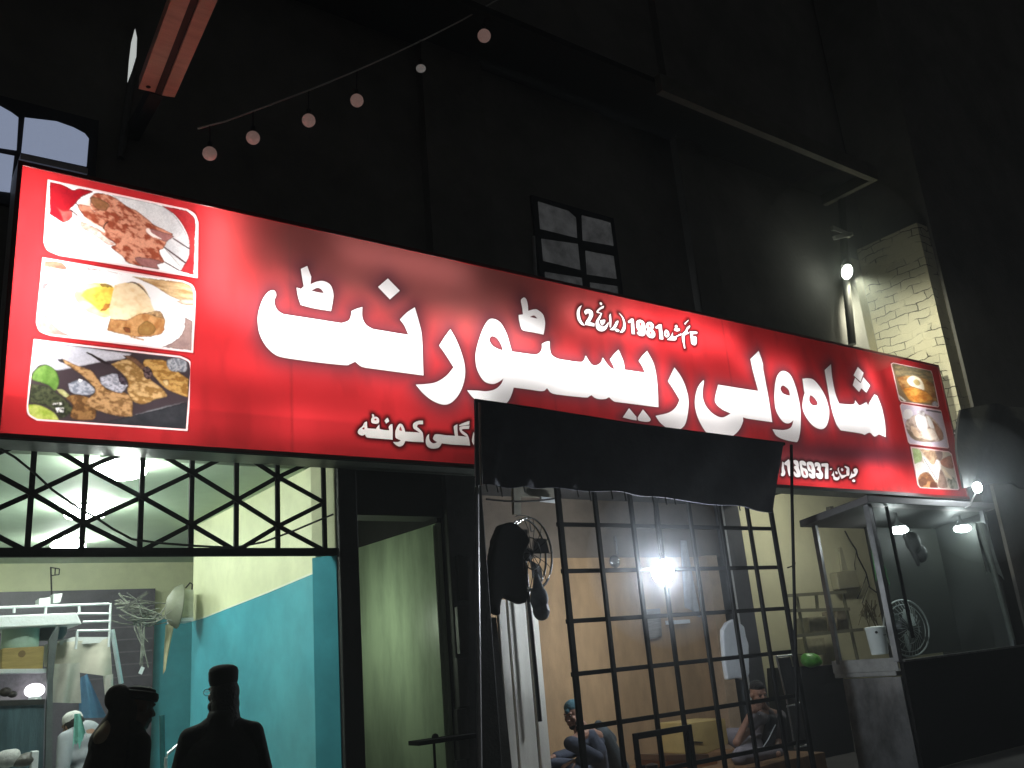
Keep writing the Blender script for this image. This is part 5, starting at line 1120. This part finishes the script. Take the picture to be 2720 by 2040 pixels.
# pole with the bright lamp
pm = mat('pale_pole', (.055, .054, .045), .6, var=.2)
pole = thing('lamp_pole', 'pale pole with a bracket carrying the bright white lamp by the brick wall', 'lamp', P(2262, 905, y=-.25))
w = MB(); w.tube([P(2236, 520, y=-.25), P(2240, 620, y=-.25), P(2250, 780, y=-.25), P(2264, 915, y=-.25)], .055, 10); make('pole', w, pm, pole)
w = MB()
w.bar(P(2210, 606, y=-.32), P(2256, 626, y=-.32), .07, .05); w.bar(P(2216, 632, y=-.32), P(2262, 622, y=-.32), .06, .05); make('bracket', w, mat('white_bracket', (.5, .5, .42), .6), pole)
lc = P(2250, 722, y=-.42)
w = MB(); d = V(.55, -.15, -.82).normalized(); w.ball(lc, (.075, .075, .13), Vector((0, 0, 1)).rotation_difference(V(.45, 0, .9)).to_matrix()); make('lamp_glass', w, lamp_mat('flood_glow', (.93, 1.0, .90), 16), pole)
w = MB(); w.bar(P(2246, 690, y=-.28), lc + V(0, .06, .12), .03, .03); make('lamp_arm', w, pm, pole)
L = bpy.data.lights.new('flood_lamp', 'SPOT'); L.energy = 340; L.color = (1.0, .98, .78); L.spot_size = R_(118); L.spot_blend = .75; L.shadow_soft_size = .08
o = bpy.data.objects.new('flood_lamp', L); COL.objects.link(o); o.parent = pole; o.location = lc + V(.15, -.05, -.09) - pole.location
o.rotation_euler = V(.78, .16, -.72).to_track_quat('-Z', 'Y').to_euler()
# bulb at the right end of the sign
b2 = thing('hanging_bulb', 'bare white bulb on a white cord at the right end of the sign', 'bulb', P(2596, 1295, y=-.95))
c = P(2596, 1295, y=-.95); w = MB(); w.ball(c, (.055, .055, .07)); make('glass_bulb', w, lamp_mat('corner_bulb', (.90, .97, 1.0), 260), b2)
w = MB(); w.tube([c + V(-.04, 0, -.05), P(2584, 1325, y=-.93), P(2577, 1342, y=-.9), P(2562, 1349, y=-.88)], .010, 6); make('cord', w, white_en, b2)
cable('bulb_wire', [P(2535, 1150, y=-.38), P(2555, 1165, y=-.42), P(2566, 1190, y=-.45), P(2570, 1215, y=-.45)], .010, white_en, 'thin white wire looping off the right edge of the sign', 'wire')
w = MB()
def hump(u, v): a = 2552 + 190 * u; b = 1088 + 14 * math.sin(u * 3.2) * -1 + 210 * v; return P(a, b, y=-.75) + V(0, .06 * math.sin(u * 11 + v * 4), 0)
w.grid(hump, 20, 12, (0, .03, 0)); tag(make('tarpaulin', w, mat('dark_olive_tarp', (.028, .03, .027), .8, var=.4, bump=.4, bscale=12)), 'dark tarpaulin bundled right of the sign end', 'tarpaulin')

# fog balls added round the lamps in place of lens glare
def murk(c, r, dens, col=(.86, .92, 1.0)):
    sm = MB(); sm.ball(c, r, None, 28, 18)
    smm = bpy.data.materials.new('lamp_glow_fog'); smm.use_nodes = True; nt = smm.node_tree; nt.nodes.clear()
    pv = nt.nodes.new('ShaderNodeVolumePrincipled'); pv.inputs['Color'].default_value = (*col, 1); pv.inputs['Density'].default_value = dens; pv.inputs['Anisotropy'].default_value = 0.3
    no = nt.nodes.new('ShaderNodeOutputMaterial'); nt.links.new(pv.outputs[0], no.inputs['Volume'])
    tag(make('added_glow_fog', sm, smm), kind='stuff')
murk(P(1760, 1500, y=.15), (1.0, .6, .9), 0.07)
murk(P(2600, 1300, y=-.95), (1.1, .8, 1.0), 0.045, (.85, .94, 1.0))
murk(P(2250, 722, y=-.42), (1.5, 1.1, 1.5), 0.075, (.92, 1.0, .88))
# ================================================================ PEOPLE
skin = mat('brown_skin', (.28, .15, .10), .55, var=.12, scale=5, bump=.05)
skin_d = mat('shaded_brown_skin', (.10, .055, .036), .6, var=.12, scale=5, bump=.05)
def frame(f, u=(0, 0, 1)):
    f = Vector(f).normalized(); u = Vector(u); u = (u - f * u.dot(f)).normalized(); r = f.cross(u).normalized()
    return r, f, u, Matrix((r, f, u)).transposed()
def head(mb, c, f, up=(0, 0, 1), s=1.0, neck=True):
    r, f, u, M = frame(f, up); c = Vector(c); q = lambda a, b, d: c + (r * a + f * b + u * d) * s
    B = lambda p, rad: mb.ball(p, tuple(k * s for k in rad), M, 18, 12)
    B(q(0, -.012, .028), (.074, .094, .092)); B(q(0, .030, -.040), (.058, .062, .075)); B(q(0, .068, -.100), (.026, .024, .022))
    B(q(.036, .058, -.028), (.028, .026, .030)); B(q(-.036, .058, -.028), (.028, .026, .030))
    mb.cap(q(-.036, .078, .028), q(.036, .078, .028), .012 * s); mb.cap(q(0, .088, .012), q(0, .112, -.026), .009 * s, .015 * s)
    B(q(.012, .100, -.032), (.010, .012, .009)); B(q(-.012, .100, -.032), (.010, .012, .009))
    mb.cap(q(-.020, .090, -.060), q(.020, .090, -.060), .008 * s); mb.cap(q(-.018, .088, -.073), q(.018, .088, -.073), .009 * s)
    for k in (1, -1): B(q(k * .076, -.006, -.008), (.010, .022, .032))
    if neck: mb.cap(q(0, -.020, -.06), q(0, -.040, -.20), .052 * s, .060 * s)
    return q, M
def eyes(par, q, m):
    for k in (1, -1):
        w = MB(); w.ball(q(k * .031, .082, .008), (.013, .010, .007)); make('eye', w, m, par)
def hand(mb, w_, d, n, curl=.5, s=1.0, side=1):
    """wrist point, finger direction, palm normal: palm, four unequal bent fingers and a thumb"""
    d = Vector(d).normalized(); n = Vector(n); n = (n - d * n.dot(d)).normalized(); t = d.cross(n) * side; w_ = Vector(w_)
    M = Matrix((t, d, n)).transposed()
    mb.ball(w_ + d * .045 * s, (.040 * s, .050 * s, .016 * s), M)
    for i, (o, L) in enumerate(((-.028, .066), (-.010, .078), (.010, .072), (.028, .056))):
        p = w_ + d * .085 * s + t * o * s; dd = d.copy()
        for k in range(3):
            c = curl * (.45 + .5 * k); dd = (d * math.cos(c) + n * math.sin(c)).normalized(); e = p + dd * L * s * (.45 - .06 * k)
            mb.cap(p, e, (.0095 - .001 * k) * s, (.0088 - .001 * k) * s, 8); p = e
    p = w_ + d * .02 * s - t * .034 * s; e = p + (d * .55 - t * .7 + n * .35).normalized() * .042 * s; mb.cap(p, e, .012 * s, .0105 * s, 8)
    mb.cap(e, e + (d * .9 - t * .15 + n * .4).normalized() * .034 * s, .0105 * s, .009 * s, 8)
def standing(label, base, facing, headf, H, lean=0.0, cloth_m=None, skin_m=None, head_off=(0, 0, 0), shoulder=.235, group=None, arms=0.12):
    r, f, u, M = frame(facing); base = Vector(base); k = H / 1.72; q = lambda a, b, c: base + (r * a + f * (b + lean * max(0, c - .95)) + u * c) * k
    root = thing('person', label, 'person', base, group)
    b = MB(); hc = q(0, .03, 1.595) + Vector(head_off); hq, HM = head(b, hc, headf, s=k)
    b.cap(hc - Vector((0, 0, .10)) * k, q(0, -.01, 1.40), .054 * k, .075 * k); b.cap(q(0, 0, 1.38), q(0, 0, 1.0), .12 * k, .12 * k); b.cap(q(0, 0, 1.02), q(0, 0, .9), .13 * k, .13 * k)
    for sgn in (1, -1):
        sh = q(sgn * (shoulder - .05), 0, 1.40); el = q(sgn * (shoulder + .02), -.03, 1.10); wr = q(sgn * (shoulder + .0), arms, .86)
        b.cap(q(0, 0, 1.40), sh, .06 * k, .055 * k); b.cap(sh, el, .048 * k, .038 * k); b.cap(el, wr, .036 * k, .026 * k); hand(b, wr, (wr - el).normalized() + f * .2, r * -sgn, .45, k, sgn)
        b.cap(q(sgn * .09, 0, .92), q(sgn * .10, .01, .50), .078 * k, .052 * k); b.cap(q(sgn * .10, .01, .5), q(sgn * .10, -.02, .09), .050 * k, .034 * k); b.cap(q(sgn * .10, -.04, .04), q(sgn * .115, .15, .03), .038 * k, .030 * k)
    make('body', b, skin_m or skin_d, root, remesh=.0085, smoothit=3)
    c = MB()
    for z, a, d in ((1.42, .16, .10), (1.34, shoulder - .05, .125), (1.22, .185, .135), (1.08, .175, .14), (.95, .175, .145), (.8, .19, .15), (.62, .20, .15)):
        c.ball(q(0, -.005, z), (a * k, d * k, .12 * k), M)
    c.cap(q(-.05, -.01, 1.455), q(.05, -.01, 1.455), .068 * k)
    for sgn in (1, -1):
        sh = q(sgn * (shoulder - .055), -.005, 1.395); el = q(sgn * (shoulder + .02), -.03, 1.10); wr = q(sgn * shoulder, arms - .02, .90)
        c.cap(q(sgn * .06, 0, 1.435), sh, .07 * k, .068 * k); c.cap(sh, el, .070 * k, .060 * k); c.cap(el, wr, .060 * k, .050 * k)
        c.cap(q(sgn * .10, 0, .72), q(sgn * .105, -.01, .16), .10 * k, .075 * k)
    make('tunic', c, cloth_m, root, remesh=.014, smoothit=6)
    return root, hc, hq, HM, k, q
away = V(.32, .95, 0)
blackc = mat('black_shawl_cloth', (.011, .011, .010), .95, var=.4, bump=.4, bscale=22)
dcap = mat('black_felt', (.010, .010, .010), .95)
# man on the right, back to the street
hx = P(590, 1838, y=-1.0)
f1 = (away * .75 + V(-.95, .32, 0) * .62).normalized()
root, hc, hq, HM, k, q = standing('bearded man in a flat cap and glasses, standing in dark clothes before the teal wall', (hx.x, -1.0, 0.0), away, f1, 1.655, 0, blackc, shoulder=.255, head_off=(0, 0, .065))
hz_ = hx.z
w = MB(); w.lathe(hq(0, -.012, .055), [(.084, -.01), (.092, .02), (.094, .07), (.087, .094), (.064, .110), (.03, .117), (.005, .118)], 26, HM @ V(0, 0, 1)); make('cap', w, dcap, root)
w = MB(); w.ball(hq(0, -.028, -.005), (.094, .092, .10), HM); w.ball(hq(0, -.035, -.08), (.094, .082, .09), HM); w.cap(hq(0, -.03, -.12), hq(0, -.03, -.24), .090, .110); make('hair', w, mat('dark_hair', (.012, .010, .009), .8, bump=.6, bscale=60), root, remesh=.01, smoothit=2)
w = MB()
for a, b_, d, rr in ((0, .06, -.11, .045), (0, .055, -.15, .038), (.04, .04, -.085, .036), (-.04, .04, -.085, .036), (.055, .01, -.06, .026), (-.055, .01, -.06, .026), (0, .045, -.185, .024)): w.ball(hq(a, b_, d), rr)
make('beard', w, mat('dark_hair', (.012, .010, .009), .8, bump=.6, bscale=60), root, remesh=.009, smoothit=2)
w = MB()
for s_ in (1, -1):
    w.tube([hq(s_ * .078, -.01, .012), hq(s_ * .074, .10, .010)], .0025, 6)
    c_ = hq(s_ * .034, .112, .006); w.tube([c_ + (HM @ V(math.cos(t * math.pi / 8) * .026, 0, math.sin(t * math.pi / 8) * .020)) for t in range(17)], .0022, 6)
w.tube([hq(-.010, .113, .01), hq(.010, .113, .01)], .0022, 6); make('glasses', w, mat('glasses_wire', (.25, .25, .25), .3, .8), root)
w = MB(); r_, f_, u_, M_ = frame(away)
w.loft([(q(0, -.01, z) , r_ * a * k, f_ * b * k) for z, a, b in ((.55, .30, .20), (.9, .29, .19), (1.10, .272, .175), (1.22, .262, .165), (1.30, .244, .155), (1.35, .212, .14), (1.385, .165, .125), (1.42, .125, .112), (1.47, .103, .100), (1.53, .095, .096), (1.56, .075, .085))])
make('shawl', w, blackc, root, sub=1)
# man on the left, profile, head bent forward
hx2 = P(362, 1882, y=-1.0)
root, hc, hq, HM, k, q = standing('man in a rolled wool cap and shawl seen in profile, facing the bearded man', (hx2.x - .085, -1.0, 0), (.93, .30, 0), (.93, .30, -.22), 1.675, .10, blackc, shoulder=.20, head_off=(.02, 0, .0))
w = MB(); up = HM @ V(0, 0, 1)
w.lathe(hq(0, -.012, .045), [(.086, -.005), (.108, .0), (.112, .02), (.106, .042), (.088, .05), (.085, .065), (.05, .078), (.01, .08)], 26, up); make('rolled_cap', w, dcap, root)
w = MB(); w.ball(hq(0, -.155, .035), (.055, .085, .085), HM); w.ball(hq(0, -.10, .0), (.06, .08, .09), HM); w.cap(hq(0, -.09, -.02), hq(0, -.14, -.22), .075, .12); w.cap(hq(0, -.12, -.20), hq(0, -.12, -.42), .12, .14); w.cap(hq(0, .02, -.17), hq(0, -.08, -.30), .06, .10)
make('hood_shawl', w, mat('brown_black_shawl', (.028, .021, .017), .95, var=.4, bump=.4, bscale=22), root, remesh=.012, smoothit=5)
w = MB(); w.cap(hq(-.0, -.125, -.07), hq(.03, -.205, -.20), .052, .06); make('scarf_fold', w, mat('tan_scarf', (.30, .25, .16), .9, var=.2), root, remesh=.01, smoothit=4)
# cook at the stall, seen from behind
hx3 = P(183, 1915, y=1.5)
greyk = mat('pale_grey_kameez', (.34, .36, .40), .85, var=.2, scale=2.5, bump=.35, bscale=9)
root, hc, hq, HM, k, q = standing('cook in a white skullcap and pale grey shirt with a mint towel on the shoulder', (hx3.x + .16, 1.35, .1), (-.35, .93, 0), (-.55, .80, -.3), 1.52, .30, greyk, skin, head_off=(-.06, -.03, -.09), shoulder=.25)
w = MB(); w.lathe(hq(0, -.015, .07), [(.078, -.03), (.080, .0), (.070, .03), (.04, .05), (.01, .055)], 22, HM @ V(0, 0, 1)); make('skullcap', w, mat('white_skullcap', (.7, .7, .68), .9), root)
w = MB(); w.ball(hq(0, -.03, .01), (.078, .085, .075), HM); make('hair', w, MATS['dark_hair'], root, remesh=.01, smoothit=2)
pts = [(206, 1898), (222, 1902), (232, 1958), (196, 1992)]
tw = cloth_px([(198, 1896), (214, 1896), (230, 1958), (194, 1990)], 1.08, amp=.012, waves=1.5, ragged=.03); make('towel', tw, mat('mint_towel', (.22, .58, .50), .95, var=.15, bump=.5, bscale=30), root)

def seated(label, y, hpx, neckp, chest, hip, sh, knees, feet, hands, headf, headup, cloth_m, skin_m, s=1.0, bare=False, trousers=None):
    hp = P(*hpx, y=y); root = thing('person', label, 'person', (Vector(hip).x, Vector(hip).y, .30))
    b = MB(); hq, HM = head(b, hp, headf, headup, s)
    b.cap(hp + (HM @ V(0, -.02, -.06)) * s, neckp, .05 * s, .06 * s); b.cap(neckp, chest, .07 * s, .115 * s); b.cap(chest, hip, .115 * s, .13 * s)
    for i in (0, 1):
        e, wr, hd, n, cu = hands[i]
        b.cap(neckp, sh[i], .06 * s, .05 * s); b.cap(sh[i], e, .048 * s, .040 * s); b.cap(e, wr, .038 * s, .026 * s); hand(b, wr, hd, n, cu, s, 1 if i else -1)
        b.cap(hip, knees[i], .085 * s, .060 * s); b.cap(knees[i], feet[i], .055 * s, .036 * s); b.cap(feet[i], Vector(feet[i]) + V(-.10, -.08, -.01), .036 * s, .028 * s)
    make('body', b, skin_m, root, remesh=.006, smoothit=3)
    c = MB(); c.cap(neckp - V(0, 0, .05), chest, .10 * s, .15 * s); c.cap(chest, hip, .15 * s, .165 * s); c.cap(sh[0], sh[1], .068 * s)
    for i in (0, 1):
        e, wr = Vector(hands[i][0]), Vector(hands[i][1]); c.cap(sh[i], Vector(sh[i]).lerp(e, .45 if bare else 1), .066 * s, .058 * s)
        if not bare: c.cap(e, e.lerp(wr, .8), .055 * s, .045 * s)
    make('shirt', c, cloth_m, root, remesh=.011, smoothit=5)
    t = MB()
    for i in (0, 1): t.cap(hip, knees[i], .115 * s, .088 * s); t.cap(knees[i], feet[i], .085 * s, .058 * s)
    make('trousers', t, trousers or cloth_m, root, remesh=.012, smoothit=5)
    return root, hp, hq, HM
# seated man with the teal cap
Y1 = .75; G = lambda a, b, y=Y1: P(a, b, y=y)
gb_ = mat('grey_blue_shawl', (.065, .075, .105), .9, var=.3, scale=3, bump=.4, bscale=10)
nk = G(1560, 1945); chs = G(1572, 1995, .80); hp_ = V(chs.x + .12, .95, .42)
sh = [G(1515, 1975, .62), G(1615, 1965, .98)]
root, hp, hq, HM = seated('seated man in a teal knitted cap and grey blue shawl behind the gate', Y1, (1521, 1897), nk, chs, hp_, sh, [V(hp_.x - .55, .62, .52), V(hp_.x - .50, 1.15, .55)], [V(hp_.x - .25, .50, .36), V(hp_.x - .2, 1.0, .36)],
    [(V(hp_.x - .30, .50, .62), V(hp_.x - .52, .62, .60), V(-1, .1, -.1), V(0, 0, -1), .5), (V(hp_.x - .1, 1.2, .62), V(hp_.x - .42, 1.1, .62), V(-1, 0, -.1), V(0, 0, -1), .5)], (-.95, -.25, -.25), (-.2, 0, 1), gb_, skin, 1.06)
w = MB(); w.ball(hq(0, -.02, .065), (.082, .10, .075), HM); w.cap(hq(0, .07, .05), hq(0, -.10, .03), .03); make('knitted_cap', w, mat('teal_wool', (.06, .14, .17), .95, var=.25, bump=.5, bscale=50), root, remesh=.009, smoothit=3)
w = MB(); [w.ball(hq(a, b_, d), r_) for a, b_, d, r_ in ((0, .06, -.10, .035), (.045, .03, -.07, .028), (-.045, .03, -.07, .028))]; make('beard', w, MATS['dark_hair'], root, remesh=.009, smoothit=2)
eyes(root, hq, mat('eye_dark', (.02, .015, .012), .3))
w = MB(); w.cap(G(1600, 1955, .9), G(1640, 2045, 1.0), .10, .14); w.cap(G(1590, 1925, .92), G(1620, 1965, .98), .05, .08); make('waistcoat', w, mat('dark_slate_waistcoat', (.04, .05, .055), .9, var=.3), root, remesh=.012, smoothit=4)
# boy with his hand on his mouth
Y2 = .62; G = lambda a, b, y=Y2: P(a, b, y=y)
gt_ = mat('grey_tee', (.17, .155, .17), .9, var=.3, scale=5, bump=.3, bscale=14)
nk = G(2034, 1893, .72); chs = G(2046, 1950, .78); hp_ = V(chs.x + .10, .95, .42)
sh = [G(2012, 1908, .60), G(2072, 1902, .95)]
el = G(1957, 1972, .50); wr = G(1995, 1890, .50)
el2 = G(2062, 2002, .52); wr2 = G(2004, 2012, .42)
root, hp, hq, HM = seated('boy in a grey tee and black vest sitting with his hand over his mouth', Y2, (2014, 1843), nk, chs, hp_, sh, [G(1966, 2012, .40), V(hp_.x - .35, 1.2, .50)], [V(hp_.x - .42, .45, .34), V(hp_.x - .3, 1.05, .36)],
    [(el, wr, G(2026, 1868, .46) - wr, V(.2, .9, -.1), .25), (el2, wr2, V(-1, -.1, -.15), V(0, 0, -1), .4)], (-.35, -.88, -.30), (0, 0, 1), gt_, skin, 1.18, bare=True, trousers=mat('grey_trousers', (.22, .20, .22), .9, var=.25, scale=4, bump=.3, bscale=10))
w = MB(); w.ball(hq(0, -.020, .062), (.088, .108, .084), HM); w.ball(hq(0, -.05, .01), (.084, .082, .085), HM); w.ball(hq(.02, .045, .10), (.06, .05, .04), HM); make('hair', w, MATS['dark_hair'], root, remesh=.008, smoothit=2)
eyes(root, hq, MATS['eye_dark'])
w = MB(); w.cap(G(2050, 1915, .60), G(2035, 2000, .60), .075, .09); w.cap(G(2072, 1915, .75), G(2070, 2000, .75), .085, .10); make('vest', w, mat('black_vest', (.018, .018, .02), .8, var=.3), root, remesh=.011, smoothit=4)
w = MB(); w.tube([G(2016, 1898, .545), G(2026, 1910, .54)], .006, 6); w.tube([G(2060, 1925, .525), G(2040, 1965, .515), G(2022, 1992, .52)], .006, 6); make('white_piping', w, white_en, root)

# ================================================================ NIGHT AIR: thin haze added to make the lamps glow
hz = MB(); hz.box((-70, -70, -1.0), (75, 75, 40.0))
hm = bpy.data.materials.new('lamp_glow_haze'); hm.use_nodes = True; nt = hm.node_tree; nt.nodes.clear()
pv = nt.nodes.new('ShaderNodeVolumePrincipled'); pv.inputs['Color'].default_value = (.9, .93, .95, 1); pv.inputs['Density'].default_value = 0.005; pv.inputs['Anisotropy'].default_value = 0.3
no = nt.nodes.new('ShaderNodeOutputMaterial'); nt.links.new(pv.outputs[0], no.inputs['Volume'])
tag(make('added_haze', hz, hm), kind='stuff')
